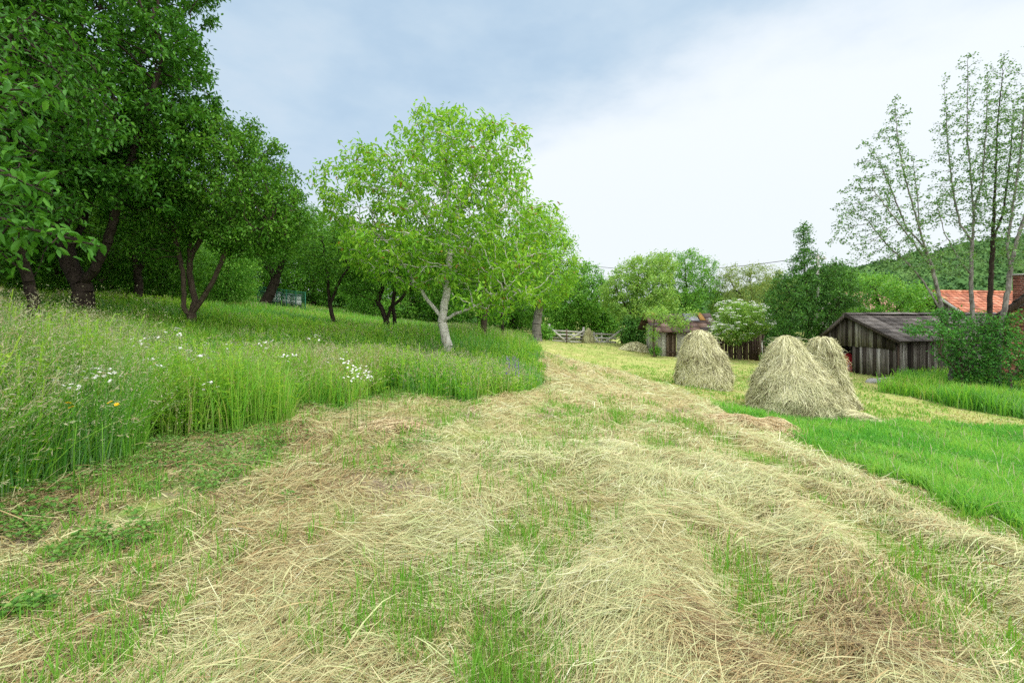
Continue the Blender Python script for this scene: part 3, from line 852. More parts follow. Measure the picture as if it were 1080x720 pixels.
make_tree('cherry_tree', 'huge dark cherry tree with a thick black forked trunk at the left', (88, 321, 11),
          [[(88, 321, 0), (88, 308, 0), (86, 300, 0), (74, 280, .1), (66, 245, .2), (72, 190, .3), (80, 120, .4), (85, 40, .4)],
           [(86, 300, 0), (100, 284, -.2), (114, 255, -.3), (130, 195, -.4), (150, 130, -.6), (170, 70, -.6)],
           [(76, 262, .1), (88, 235, .6), (98, 205, .9), (120, 150, 1.2)],
           [(73, 215, .2), (50, 170, -.3), (10, 110, -.6), (-30, 60, -.8)]],
          [(70, 40, 130, 95, 0, 3.2), (150, 90, 72, 70, -.3, 2.2), (172, 55, 48, 42, -.3, 1.4), (60, 140, 120, 75, 0, 3.0), (140, 175, 72, 55, -.5, 1.8), (120, -60, 110, 70, 0, 2.6), (-60, 80, 120, 150, 0, 3), (165, 118, 48, 36, -.4, 1.4)],
          3000, .21, .20, (.12, .056, 9), 'cherry', 'dark', 5, dk=1.5, droop=.5, six=True, spread=.35)

make_tree('cherry_tree', 'thin leaning cherry tree whose long leafy branches hang into the upper left corner', (34, 335, 8.2),
          [[(34, 335, 0), (36, 318, 0), (31, 300, 0), (25, 275, -.2), (12, 235, -.5), (-10, 170, -1.0), (-20, 90, -1.4)],
           [(31, 300, 0), (42, 280, .1), (55, 245, .3), (62, 200, .2)],
           [(12, 235, -.5), (-30, 190, -2.4), (-60, 150, -3.6), (-30, 165, -4.2), (20, 190, -4.3), (55, 206, -4.2)],
           [(-60, 150, -3.6), (-40, 110, -4.0), (10, 95, -4.1), (60, 92, -4.0)],
           [(-30, 190, -2.4), (-30, 215, -4.0), (20, 240, -4.2), (75, 252, -4.1), (106, 260, -4.1)],
           [(-20, 90, -1.4), (10, 40, -1.8), (60, -10, -1.8)]],
          [(10, 90, 80, 80, -1.6, 1.6), (-20, 200, 70, 60, -1.5, 1.5), (-10, 185, 50, 40, -4.0, .45), (25, 188, 34, 14, -4.2, .3), (20, 96, 48, 14, -4.0, .3), (15, 240, 55, 20, -4.1, .35), (75, 254, 30, 8, -4.1, .22),
           (-60, 100, 60, 100, -3.6, .6), (-30, 262, 60, 26, -4.0, .5), (10, 265, 34, 14, -4.0, .3), (5, 150, 45, 24, -3.8, .35)],
          1700, .15, .085, (.105, .048, 5), 'cherry', 'dark', 8, lm=1, dk=1.4, droop=.55, six=True, spread=.3)

make_tree('apple_tree', 'mid green apple tree with several thin stems rising from one foot in the long grass', (201, 338, 12),
          [[(201, 338, 0), (202, 332, 0), (206, 318, .1), (200, 290, .2), (199, 262, .2), (205, 235, .2), (215, 190, .2)],
           [(201, 333, 0), (194, 325, -.1), (193, 290, -.1), (188, 262, -.1), (180, 230, -.2), (168, 190, -.3)],
           [(202, 332, 0), (213, 316, -.1), (224, 298, -.2), (240, 262, -.4), (262, 245, -.6), (290, 235, -.6)],
           [(200, 275, .2), (215, 245, .4), (240, 210, .5), (255, 170, .5)]],
          [(225, 180, 75, 62, 0, 2.0), (258, 205, 60, 68, 0, 1.8), (180, 180, 50, 60, 0, 1.5), (285, 225, 40, 45, -.2, 1.2), (215, 142, 36, 26, 0, 1.0), (292, 195, 22, 30, 0, .7), (262, 152, 34, 22, 0, .9), (160, 235, 40, 42, -.3, 1.2), (270, 250, 45, 26, -.3, 1.1)],
          2300, .18, .10, (.085, .048, 10), 'apple', 'brown', 12, dk=1.5, droop=.25, six=True, spread=.36)

make_tree('plum_tree', 'short dark tree in shade between the forked cherry and the many stemmed apple', (147, 312, 15.5),
          [[(147, 312, 0), (146, 295, 0), (143, 278, 0), (140, 240, 0)], [(145, 290, 0), (155, 265, .2), (168, 235, .3)]],
          [(145, 245, 62, 38, 0, 1.7), (120, 215, 50, 40, .3, 1.6), (180, 225, 45, 40, .3, 1.5)], 900, .24, .12, (.10, .055, 8), 'apple', 'dark', 14, six=False, spread=.4)

make_tree('plum_tree', 'old tree with a thick dark trunk leaning right beside the row of beehives', (278, 322, 25),
          [[(278, 322, 0), (286, 306, 0), (293, 290, 0), (300, 270, 0), (310, 245, 0)], [(291, 295, 0), (276, 270, .4), (262, 245, .6)]],
          [(292, 245, 58, 42, 0, 2.8), (322, 262, 36, 30, 0, 1.7), (255, 265, 42, 34, .5, 2)], 1000, .32, .26, (.13, .07, 9), 'apple', 'dark', 15, spread=.4)

make_tree('plum_tree', 'slender dark stemmed tree with a v shaped fork left of the walnut', (352, 347, 17),
          [[(352, 347, 0), (351, 335, 0), (348, 322, 0), (346, 300, 0), (344, 280, 0), (340, 255, 0)], [(348, 322, 0), (354, 305, -.1), (362, 290, -.2), (375, 272, -.3)]],
          [(352, 260, 38, 34, 0, 1.3), (378, 268, 30, 26, -.2, 1.0), (335, 270, 24, 26, 0, .9), (355, 285, 36, 16, 0, .9)], 900, .22, .075, (.09, .05, 8), 'apple', 'dark', 16, spread=.36)

make_tree('plum_tree', 'dark tree whose trunk forks low into a wide v left of the white walnut trunk', (408, 352, 18),
          [[(408, 352, 0), (408, 340, 0), (403, 326, 0), (398, 318, 0), (404, 304, 0), (402, 280, 0)], [(408, 338, 0), (412, 324, -.1), (424, 314, -.2), (432, 303, -.2), (440, 280, -.3)]],
          [(405, 278, 48, 28, 0, 1.6), (440, 282, 34, 24, -.2, 1.1), (385, 300, 28, 18, 0, 1.0), (415, 258, 40, 24, 0, 1.4)], 900, .22, .11, (.09, .05, 8), 'apple', 'dark', 17, spread=.36)
make_tree('plum_tree', 'single dark stem close on the right of the low forked tree', (419, 354, 18.3),
          [[(419, 354, 0), (416, 338, 0), (414, 322, 0), (417, 300, 0), (422, 275, 0)]], [(425, 278, 34, 24, 0, 1.2), (440, 300, 22, 14, 0, .8)], 420, .22, .075, (.09, .05, 8), 'apple', 'dark', 18, spread=.36)
make_tree('plum_tree', 'dark brown trunked tree half hidden behind the right side of the walnut', (510, 362, 16),
          [[(510, 362, 0), (510, 345, 0), (511, 325, 0), (512, 300, .1), (508, 270, .1)], [(511, 335, 0), (516, 322, .2), (530, 300, .3), (545, 280, .3)]],
          [(515, 280, 48, 30, .3, 1.5), (548, 290, 34, 28, .4, 1.2), (485, 285, 32, 26, .4, 1.1)], 900, .21, .10, (.09, .05, 8), 'apple', 'brown', 19, spread=.36)
make_tree('plum_tree', 'small dark stem in the grass between the walnut and the grey trunked tree', (530, 356, 19),
          [[(530, 356, 0), (530, 342, 0), (528, 325, 0), (534, 300, 0)]], [(534, 305, 28, 22, .2, 1.0), (548, 318, 18, 14, 0, .7)], 400, .22, .06, (.09, .05, 8), 'apple', 'dark', 20, spread=.36)
make_tree('walnut_tree', 'light green tree with a thick grey trunk beside the wooden gate', (566, 361, 27),
          [[(566, 361, 0), (566, 345, 0), (568, 328, 0), (570, 305, 0), (572, 280, 0), (572, 250, 0)], [(568, 322, 0), (555, 300, .2), (545, 280, .4)], [(569, 312, 0), (582, 292, -.3), (592, 270, -.4)]],
          [(572, 250, 34, 32, 0, 2.0), (588, 282, 27, 34, -.3, 1.7), (552, 285, 34, 36, 0, 2.0), (578, 310, 24, 16, -.4, 1.2), (560, 235, 26, 22, 0, 1.6)], 1200, .30, .26, (.17, .08, 7), 'walnut', 'grey', 21, droop=.4, spread=.42)

# dense row behind the orchard: a few grown trees, then copies
back = []
back.append(make_tree('leafy_tree', 'dense green tree in the shady row that closes the back of the orchard', (330, 322, 36),
          [[(330, 322, 0), (331, 300, 0), (329, 270, 0), (330, 240, 0)], [(330, 300, 0), (345, 280, 0), (355, 260, 0)], [(330, 295, 0), (316, 275, .3), (308, 255, .4)]],
          [(330, 250, 40, 34, 0, 3.0), (352, 275, 32, 34, 0, 2.6), (308, 278, 32, 34, 0, 2.6), (330, 295, 46, 22, 0, 3.0), (330, 312, 40, 10, 0, 2.6)], 1500, .42, .24, (.20, .12, 8), 'apple', 'dark', 31,
          'trees closing the back of the orchard', spread=.4))
back.append(make_tree('leafy_tree', 'dense green tree in the shady row that closes the back of the orchard', (430, 338, 34),
          [[(430, 338, 0), (431, 315, 0), (428, 285, 0), (430, 260, 0)], [(430, 310, 0), (447, 290, 0), (458, 275, 0)], [(430, 305, 0), (416, 285, .3)]],
          [(430, 265, 36, 28, 0, 2.6), (455, 288, 34, 32, 0, 2.5), (406, 288, 34, 32, 0, 2.5), (430, 318, 46, 18, 0, 2.6)], 1500, .40, .20, (.19, .11, 8), 'mid', 'dark', 32,
          'trees closing the back of the orchard', spread=.4))
for i, (px, Y, s) in enumerate([(-260, 22, .95), (-190, 28, 1.1), (-90, 24, 1.0), (-120, 36, 1.2), (-20, 30, 1.05), (25, 25, .8), (60, 34, 1.15), (105, 27, .85), (135, 38, 1.2), (180, 30, .9), (215, 36, 1.1), (240, 29, .75),
                               (262, 40, 1.1), (300, 46, 1.15), (372, 40, 1.0), (395, 30, .72), (470, 38, .95), (505, 32, .85), (540, 40, 1.0), (585, 46, 1.0), (455, 48, 1.15), (360, 54, 1.3), (545, 52, 1.2), (-400, 20, 1.1), (-60, 46, 1.4), (190, 50, 1.4), (15, 17.5, .55), (118, 20, .55), (172, 17, .42), (238, 19.5, .48), (60, 15, .5)]):
    X = (px - CX) / F * Y
    copy_thing(back[i % 2], (X, Y, float(zs(X, Y, np.zeros(()))) - .1), 1.1 + 2.1 * i, (s, s, s * random.uniform(.88, 1.1)))

# ------------------------------------------------------------------ hedge trees behind the gate and the sheds
make_tree('round_tree', 'round mid green tree with a low dark stem right behind the wooden gate', (615, 352, 39),
          [[(615, 352, 0), (614, 340, 0), (609, 325, 0), (612, 300, 0)], [(613, 338, 0), (626, 322, 0), (636, 305, 0)]],
          [(615, 312, 32, 30, 0, 2.5), (600, 325, 24, 22, 0, 2.0), (634, 325, 22, 26, 0, 1.9), (618, 290, 20, 16, 0, 1.6), (615, 342, 34, 10, .5, 2)], 1500, .34, .20, (.18, .11, 8), 'mid', 'dark', 41, lm=2.2, gap=.36, spread=.36)
make_tree('leafy_tree', 'pale green spreading tree behind the small rusty roofed shed', (668, 362, 33),
          [[(668, 362, 0), (668, 340, 0), (672, 310, 0), (674, 285, 0)], [(668, 335, 0), (655, 315, 0), (648, 300, 0)], [(670, 325, 0), (690, 310, -.5), (705, 305, -1)]],
          [(672, 292, 26, 24, 0, 2), (655, 310, 24, 28, 0, 2), (690, 312, 30, 24, -.8, 1.8), (678, 332, 32, 16, -1, 1.8), (652, 320, 16, 16, .6, 1.2), (695, 282, 22, 16, .5, 1.6)], 1700, .30, .18, (.16, .09, 8), 'light', 'brown', 42, lm=2.2, gap=.36, spread=.36)
make_tree('leafy_tree', 'darker feathery tree rising highest behind the rusty roofed shed', (722, 365, 37),
          [[(722, 365, 0), (722, 335, 0), (724, 305, 0), (722, 275, 0)], [(722, 330, 0), (740, 305, 0), (750, 290, 0)], [(722, 325, 0), (706, 300, 0), (700, 285, 0)]],
          [(722, 285, 26, 24, 0, 2.2), (742, 295, 20, 26, 0, 1.8), (702, 285, 18, 20, 0, 1.6), (728, 318, 36, 24, 0, 2.4), (725, 345, 36, 14, 0, 2)], 1700, .32, .2, (.16, .07, 8), 'mid', 'dark', 43, lm=2.2, gap=.36, spread=.36, trop=(0, 0, .2))
make_tree('leafy_tree', 'yellowish green loose tree beyond the white flowering elder', (795, 362, 36),
          [[(795, 362, 0), (795, 335, 0), (792, 305, 0), (790, 285, 0)], [(795, 330, 0), (812, 308, 0), (822, 295, 0)], [(795, 325, 0), (775, 305, 0), (768, 290, 0)]],
          [(775, 300, 20, 22, 0, 1.8), (800, 300, 26, 22, 0, 2), (822, 305, 18, 22, 0, 1.6), (795, 325, 44, 20, 0, 2.2), (768, 330, 18, 26, 0, 1.6), (772, 284, 8, 10, 0, .6)], 1400, .30, .16, (.15, .06, 7), 'olive', 'dark', 44, lm=2.2, gap=.36, spread=.36, trop=(0, 0, .2))
make_tree('elder_bush', 'elder bush covered with flat white flower heads against the brown board fence', (780, 378, 26),
          [[(780, 378, 0), (779, 365, 0), (776, 350, 0), (772, 335, 0)], [(780, 370, 0), (788, 352, 0), (795, 338, 0)], [(780, 372, 0), (765, 356, 0), (758, 345, 0)]],
          [(775, 340, 26, 22, 0, 1.3), (795, 338, 18, 18, 0, 1.0), (763, 348, 16, 8, 0, .9), (782, 328, 16, 12, 0, .8), (785, 350, 16, 7, 0, .8)], 1100, .19, .09, (.12, .06, 9), 'light', 'brown', 45, flowers=230, spread=.42, cat='bush')
make_tree('leafy_tree', 'dark green many stemmed tree with one tall upright shoot left of the old barn', (853, 388, 23.5),
          [[(853, 388, 0), (854, 365, 0), (853, 330, 0), (850, 300, 0), (848, 268, 0), (848, 238, 0)], [(854, 380, 0), (864, 355, -.3), (875, 330, -.5), (888, 318, -.8), (905, 312, -1)], [(853, 345, 0), (838, 320, 0), (828, 300, 0)], [(853, 320, 0), (862, 300, 0), (868, 285, 0)]],
          [(848, 250, 12, 16, 0, .6), (849, 278, 18, 18, 0, .9), (840, 305, 24, 24, 0, 1.3), (865, 300, 24, 22, 0, 1.3), (895, 312, 26, 14, -.8, 1.0), (835, 335, 26, 22, 0, 1.4), (862, 335, 24, 22, .3, 1.4), (845, 362, 30, 16, .4, 1.4), (882, 295, 20, 14, -.5, .9), (825, 362, 18, 18, .3, 1.0), (826, 318, 20, 20, .2, 1.1), (884, 290, 20, 18, -.3, 1.0), (870, 325, 26, 18, .2, 1.2)],
          2300, .20, .11, (.11, .06, 7), 'dark', 'brown', 46, lm=2.2, gap=.36, spread=.36, trop=(0, 0, .12))
make_tree('leafy_tree', 'mid green tree whose top shows above the ridge of the old barn', (930, 372, 30),
          [[(930, 372, 0), (930, 345, 0), (926, 318, 0), (922, 300, 0)], [(930, 340, 0), (950, 322, 0), (960, 312, 0)]],
          [(920, 302, 26, 16, 0, 1.8), (945, 312, 28, 16, 0, 1.8), (965, 315, 22, 16, 0, 1.5), (930, 330, 44, 16, .5, 2.2), (890, 300, 18, 14, 0, 1.2)], 1300, .30, .16, (.14, .08, 7), 'mid', 'dark', 47, lm=2.2, gap=.36, spread=.36)

# tall airy aspens by the barn
AG = dict(trop=(0, 0, .22), jit=.22, spread=.22, tip=.004, droop=.3, minr=.0015, lm=1.7, gap=.33)
make_tree('aspen_tree', 'sparse young aspen leaning left with its pale trunk rising from the barn wall', (1004, 402, 17),
          [[(1004, 402, 0), (1003, 378, 0), (998, 352, 0), (991, 315, 0), (984, 285, 0), (976, 262, 0), (966, 228, 0), (955, 190, 0), (947, 150, 0), (944, 112, 0)],
           [(993, 328, 0), (976, 300, .2), (958, 278, .4), (935, 258, .6), (915, 232, .8)], [(976, 262, 0), (956, 240, .2), (940, 200, .4), (925, 165, .5)], [(984, 285, 0), (965, 258, -.2), (942, 228, -.4), (920, 200, -.5)], [(970, 243, 0), (968, 210, .1), (962, 165, .1)]],
          [(945, 145, 14, 52, 0, .6), (930, 185, 26, 52, .2, 1.0), (905, 225, 26, 36, .4, 1.0), (955, 215, 24, 60, .2, 1.0), (930, 250, 40, 34, .2, 1.1), (892, 248, 16, 24, .5, .7), (960, 270, 36, 22, 0, 1.0), (918, 185, 12, 22, .3, .5)],
          1000, .18, .085, (.078, .06, 3), 'aspen', 'aspen', 51, **AG)
make_tree('aspen_tree', 'tall sparse aspen with a straight pale trunk, second of four from the left', (1030, 400, 17.6),
          [[(1030, 400, 0), (1029, 370, 0), (1026, 335, 0), (1024, 300, 0), (1025, 262, 0), (1027, 225, 0), (1024, 190, 0), (1020, 140, 0), (1021, 62, 0)],
           [(1025, 255, 0), (1012, 235, .1), (1006, 205, .2), (1000, 160, .2), (996, 90, .3)], [(1027, 222, 0), (1036, 190, -.1), (1040, 140, -.2), (1042, 75, -.2)], [(1024, 290, 0), (1008, 268, -.3), (996, 245, -.4), (988, 215, -.4)]],
          [(1020, 110, 16, 62, 0, .7), (1000, 140, 14, 66, .1, .7), (1040, 125, 14, 62, -.1, .7), (1010, 210, 28, 52, 0, 1.0), (995, 235, 22, 42, -.2, .9), (1030, 200, 20, 60, 0, .9), (1000, 275, 26, 22, -.3, .9)],
          1300, .18, .085, (.078, .06, 3), 'aspen', 'aspen', 52, **AG)
make_tree('aspen_tree', 'aspen with the darkest trunk, standing between two pale trunks by the barn', (1042, 402, 18.4),
          [[(1042, 402, 0), (1043, 360, 0), (1044, 320, 0), (1046, 280, 0), (1048, 235, 0), (1050, 190, 0), (1052, 130, 0), (1058, 75, 0)], [(1047, 255, 0), (1058, 225, .2), (1064, 180, .2), (1070, 110, .3)]],
          [(1055, 120, 18, 66, 0, .8), (1050, 200, 26, 60, 0, 1.0), (1068, 160, 16, 70, .2, .8), (1040, 255, 24, 26, 0, .9)], 850, .18, .11, (.078, .06, 3), 'aspen', 'dark', 53, **AG)
make_tree('aspen_tree', 'aspen with a pale trunk leaning right, furthest right of the four by the barn', (1052, 405, 16.6),
          [[(1052, 405, 0), (1053, 375, 0), (1055, 350, 0), (1061, 318, 0), (1066, 285, 0), (1072, 255, 0), (1082, 225, 0), (1094, 170, 0), (1104, 90, 0)], [(1066, 285, 0), (1062, 260, .1), (1068, 220, .2), (1078, 150, .2), (1082, 80, .3)]],
          [(1082, 110, 16, 70, .2, .7), (1080, 200, 22, 60, .1, .9), (1104, 160, 22, 80, 0, .9), (1070, 260, 20, 26, 0, .8), (1125, 200, 22, 70, 0, 1)], 950, .18, .10, (.078, .06, 3), 'aspen', 'aspen', 54, **AG)

# shrubs under the aspens
make_tree('shrub', 'bushy green shrub growing against the right end of the barn', (1015, 408, 16.6),
          [[(1015, 408, 0), (1014, 385, 0), (1010, 360, 0), (1006, 340, 0)], [(1015, 395, 0), (1028, 370, 0), (1035, 350, 0)], [(1015, 400, 0), (1002, 382, 0), (990, 372, -.3)]],
          [(1018, 375, 18, 24, 0, .7), (1000, 358, 14, 10, -.2, .5), (990, 372, 10, 12, .0, .3), (1032, 362, 20, 26, 0, .8), (1012, 342, 18, 7, 0, .6), (1000, 352, 12, 5, -.2, .4), (1034, 336, 8, 9, 0, .4), (978, 348, 26, 10, -.4, .7), (1000, 332, 18, 8, 0, .6), (1026, 395, 20, 12, 0, .7), (966, 349, 10, 4, -.2, .4)],
          1000, .14, .05, (.10, .055, 6), 'box', 'brown', 61, spread=.42, cat='shrub', droop=.15, lm=1.3, gap=.49)
make_tree('shrub', 'large dark green shrub at the right edge below the brick house', (1066, 412, 16),
          [[(1066, 412, 0), (1065, 390, 0), (1062, 365, 0), (1058, 345, 0)], [(1066, 400, 0), (1082, 375, 0), (1090, 360, 0)]],
          [(1058, 378, 20, 22, 0, .9), (1085, 372, 24, 24, 0, .9), (1057, 352, 16, 10, 0, .6), (1072, 398, 28, 12, 0, .9), (1110, 380, 26, 30, 0, 1.0), (1068, 336, 9, 9, 0, .4), (1048, 338, 7, 8, .1, .3), (1038, 390, 12, 14, .2, .5)],
          1300, .14, .05, (.10, .055, 6), 'box', 'brown', 62, spread=.42, cat='shrub', droop=.15, lm=1.3, gap=.49)
make_tree('shrub', 'small rounded dark shrub beside the wall of the rusty roofed shed', (692, 376, 26.2),
          [[(692, 376, 0), (692, 372, 0), (693, 366, 0)]], [(692, 370, 7, 6, 0, .4)], 160, .14, .03, (.09, .05, 8), 'mid', 'brown', 63, spread=.4, cat='shrub')
make_tree('creeper', 'leafy green branches hanging over the roof of the rusty shed', (690, 374, 26),
          [[(690, 374, 0), (689, 355, 0), (690, 338, 0), (696, 328, 0)], [(690, 345, 0), (702, 338, -.2), (716, 336, -.3)]],
          [(692, 331, 16, 7, -.3, .9), (714, 340, 14, 7, -.5, .6), (724, 330, 14, 6, .2, .8), (688, 352, 9, 8, 0, .5), (706, 328, 14, 5, 0, .6), (719, 347, 6, 5, -.4, .4)], 500, .18, .05, (.12, .07, 8), 'light', 'brown', 64, lm=1.2, gap=.4, spread=.45, cat='shrub')
for i, (px, py, rx, ry, Y, mt, lb) in enumerate([(768, 387, 10, 5, 25.6, 'mid', 'leafy weeds at the foot of the brown board fence left of the elder'),
                                             (797, 388, 11, 6, 25.2, 'olive', 'yellowish weeds at the foot of the brown board fence under the elder'),
                                             (812, 384, 10, 10, 25.4, 'mid', 'green weeds in the gap between the board fence and the dark tree'),
                                             (640, 346, 16, 14, 38.5, 'mid', 'green bush behind the right half of the wooden gate'), (664, 358, 10, 12, 34.5, 'dark', 'dark bush just right of the wooden gate by the hay pile'),
                                             (590, 346, 16, 12, 38.5, 'mid', 'green bush behind the left half of the wooden gate'), (575, 352, 9, 10, 33, 'mid', 'low bush between the grey trunk and the gate post'),
                                             (670, 352, 16, 18, 31, 'dark', 'dark bush left of the rusty roofed shed'), (745, 358, 14, 20, 30, 'dark', 'dark bush behind the right end of the rusty shed'),
                                             (815, 352, 20, 24, 27.5, 'dark', 'dark bush between the elder and the tree by the barn'), (870, 362, 18, 22, 25, 'mid', 'green bush directly behind the pair of close haystacks')]):
    make_tree('bush', lb, (px, py + ry, Y), [[(px, py + ry, 0), (px + 1, py, 0), (px, py - ry * .5, 0)], [(px, py + ry * .4, 0), (px + rx * .5, py - ry * .3, 0)]],
              [(px, py, rx, ry, 0, rx * Y / F), (px - rx * .4, py - ry * .2, rx * .7, ry * .8, .2, rx * .7 * Y / F)], 330, .011 * Y * .7, .04, (.005 * Y, .003 * Y, 10), mt, 'brown', 70 + i, spread=.45, cat='bush')

# cherry copies added to shade the orchard floor, the nearer ones out of view
big = [o for o in COL.objects if o.type == 'EMPTY' and o.get('label', '').startswith('huge dark cherry')][0]
for k, (X, Y, sc) in enumerate([(-15.5, 7.5, .95), (-12.4, 4.5, .95), (-14, -1, 1.0), (-11.8, 8.6, .8), (-17, 14, 1.0), (-15.5, 18, .65), (-21, 20, 1.1)]):
    copy_thing(big, (X, Y, float(zs(X, Y, np.zeros(()))) - .1), 1.3 + 1.9 * k, sc, 'old dark cherry tree deep in the shade behind the huge forked cherry' if k > 3 else 'cherry tree added beyond the left edge to shade the meadow', 'cherry trees in the shade of the orchard')
# ------------------------------------------------------------------ haystacks
def gz(x, y):
    return float(zs(np.array([x]), np.array([y]))[0])


def haystack(label, pxl, pxr, pytop, Y, pxtop, profile, seed, bulges=(), nstr=11000, tail=None):
    """a hand piled hay cock; profile = (height fraction, radius fraction); bulges = (direction, extra, height centre, height spread)"""
    rs = np.random.default_rng(seed)
    X = ((pxl + pxr) / 2 - CX) / F * Y; Z0 = gz(X, Y) - .03
    R = (pxr - pxl) / 2 / F * Y; H = EYE - (pytop - HY) / F * Y - Z0
    ox = (pxtop - CX) / F * Y - X
    ph = np.array([p[0] for p in profile]); pr = np.array([p[1] for p in profile])

    def surf(th, h):
        r = np.interp(h, ph, pr) * R
        for a, e, hc, hs in bulges:
            r = r * (1 + e * np.clip(np.cos(th - a), 0, 1) ** 2 * np.exp(-((h - hc) / hs) ** 2))
        r = r * (1 + .22 * (fbm(th * 1.3 + seed, h * 3.2, seed) - .5) + .18 * (fbm(np.cos(th) * 3 + 5, h * 9 + np.sin(th) * 3, seed + 1) - .5))
        c = ox * sstep(0, 1, h)
        return np.stack([c + np.cos(th) * r, np.sin(th) * r * .92, h * H], -1)
    nh, nt_ = 44, 72
    hh = np.linspace(0, 1, nh) ** .9; th = np.arange(nt_) / nt_ * 2 * np.pi
    HHg, TH = np.meshgrid(hh, th, indexing='ij')
    wrapTH = TH
    V = surf(wrapTH, HHg)
    # remove the seam of the noise by blending the first and last columns
    V = V.reshape(nh, nt_, 3); V[:, -2:] = V[:, -3:-2] * .5 + V[:, :1] * .5
    V = V.reshape(-1, 3)
    i = np.arange(nh - 1)[:, None] * nt_; k = np.arange(nt_)[None]; k2 = (k + 1) % nt_
    Q = np.stack([i + k, i + k2, i + nt_ + k2, i + nt_ + k], -1).reshape(-1, 4)
    top = len(V); V = np.concatenate([V, [[ox, 0, H * 1.005]]])
    T = [(top - nt_ + a, top - nt_ + (a + 1) % nt_, top) for a in range(nt_)]
    mb = MB(); mb.raw(V * np.array([.97, .97, .985]), Q, T, .2)
    # hanging locks of hay
    n = nstr
    nl = n // 16; li = rs.integers(0, nl, n)                       # strands hang together in locks
    hl = np.clip(1.02 - rs.beta(1.1, 1.25, nl), .02, 1); tl = rs.uniform(0, 2 * np.pi, nl); ll = rs.uniform(.15, .6, nl); dl = rs.normal(0, .22, nl); of = rs.uniform(-.04, .07, nl); tn = rs.normal(0, .2, nl)
    h = np.clip(hl[li] + rs.normal(0, .025, n), .02, 1.0); t0 = tl[li] + rs.normal(0, .045, n) * (1.6 - h)
    ln = ll[li] * rs.uniform(.5, 1.2, n); K = 5
    drift = dl[li] + rs.normal(0, .10, n)
    P = []
    for j in range(K):
        hj = np.clip(h - ln / H * .9 * j / (K - 1), -.02, 1)
        p = surf((t0 + drift * j / (K - 1)) % (2 * np.pi), np.clip(hj, 0, 1))
        c = np.stack([ox * sstep(0, 1, hj), 0 * hj, hj * 0], -1)
        o = p - c; o[:, 2] = 0; o = norm(o)
        lift = (of[li] * (.35 + .65 * j / (K - 1)) + rs.uniform(-.02, .03, n) + .09 * rs.uniform(0, 1, n) ** 4 * j / (K - 1))
        p = p + o * lift[:, None]; p[:, 2] = np.maximum(hj * H + rs.normal(0, .008, n), .01)
        P.append(p)
    P = np.stack(P, 1)
    # loose wisps that stick out
    m = n // 9; wi = rs.choice(n, m, False)
    for j in range(K):
        P[wi, j] += rs.normal(0, .08, (m, 3)) * j / (K - 1) + np.array([0, 0, .03]) * j / (K - 1)
    d = P[:, -1] - P[:, 0]; o = P[:, 2] * np.array([1, 1, 0]) - np.array([ox * .5, 0, 0])
    S = norm(np.cross(norm(d), norm(o)) + rs.normal(0, .35, (n, 3)))
    W = (rs.uniform(.0025, .0075, n) * (Y / 12))[:, None] * np.array([.6, 1, 1, .8, .15])[None]
    v, q = ribbons(P, W, S)
    tone = fbm(t0 * 1.8, h * 3.5, seed + 9)
    r = np.clip(rs.normal(.5, .2, n) + tn[li] + (tone - .5) * .6, 0, 1)
    mb.raw(v, q, r=np.repeat(r, K * 2))
    if tail:
        # hay fanned out over the ground at the foot
        n = tail[3]; a = tail[0]
        x = rs.normal(tail[1], tail[2], n); y = rs.normal(tail[4], .22, n); ang = rs.normal(a, .5, n); l2 = rs.uniform(.15, .5, n)
        t = np.linspace(-.5, .5, 4)[None]
        P = np.stack([x[:, None] + np.cos(ang)[:, None] * t * l2[:, None], y[:, None] + np.sin(ang)[:, None] * t * l2[:, None],
                      np.zeros((n, 4))], -1)
        P[..., 2] = zs(P[..., 0] + X, P[..., 1] + Y) - Z0 + (.01 + rs.uniform(0, .22, n) * np.exp(-((x - tail[1]) / (tail[2] * 1.1)) ** 2))[:, None] + .03 * (1 - 4 * t ** 2)
        S = norm(np.stack([-np.sin(ang), np.cos(ang), rs.normal(.6, .4, n)], -1))
        v, q = ribbons(P, rs.uniform(.004, .008, n)[:, None] * np.array([.6, 1, .9, .2])[None] * Y / 12, S)
        mb.raw(v, q, r=np.repeat(np.clip(rs.normal(.27, .2, n), 0, 1), 8))
    o = mb.build('haystack', M['stack_hay'], None, (X, Y, Z0), True)
    return tag(o, label, 'haystack', 'haystacks on the mown field')


haystack('narrow haystack standing alone in front of the rusty roofed shed', 713, 772, 348, 16.4, 738,
         [(0, .96), (.2, .91), (.45, .79), (.7, .58), (.85, .44), (.94, .30), (1, .08)], 2, [(0, .10, .45, .2)], 15000)
haystack('broad slumping haystack nearest to the camera, spilling hay at its foot', 789, 881, 354, 12, 829,
         [(0, .93), (.2, .86), (.45, .71), (.58, .56), (.69, .43), (.87, .29), (.96, .15), (1, .05)], 3, [(0, .10, .45, .15), (-1.5, .2, .3, .3)], 26000, (-.3, 1.25, .35, 1500, -.5))
haystack('rounded haystack half hidden behind the broad slumping one', 850, 902, 355, 13.6, 867,
         [(0, 1.0), (.2, .80), (.45, .66), (.75, .56), (.87, .45), (.95, .33), (1, .1)], 4, [], 15000)


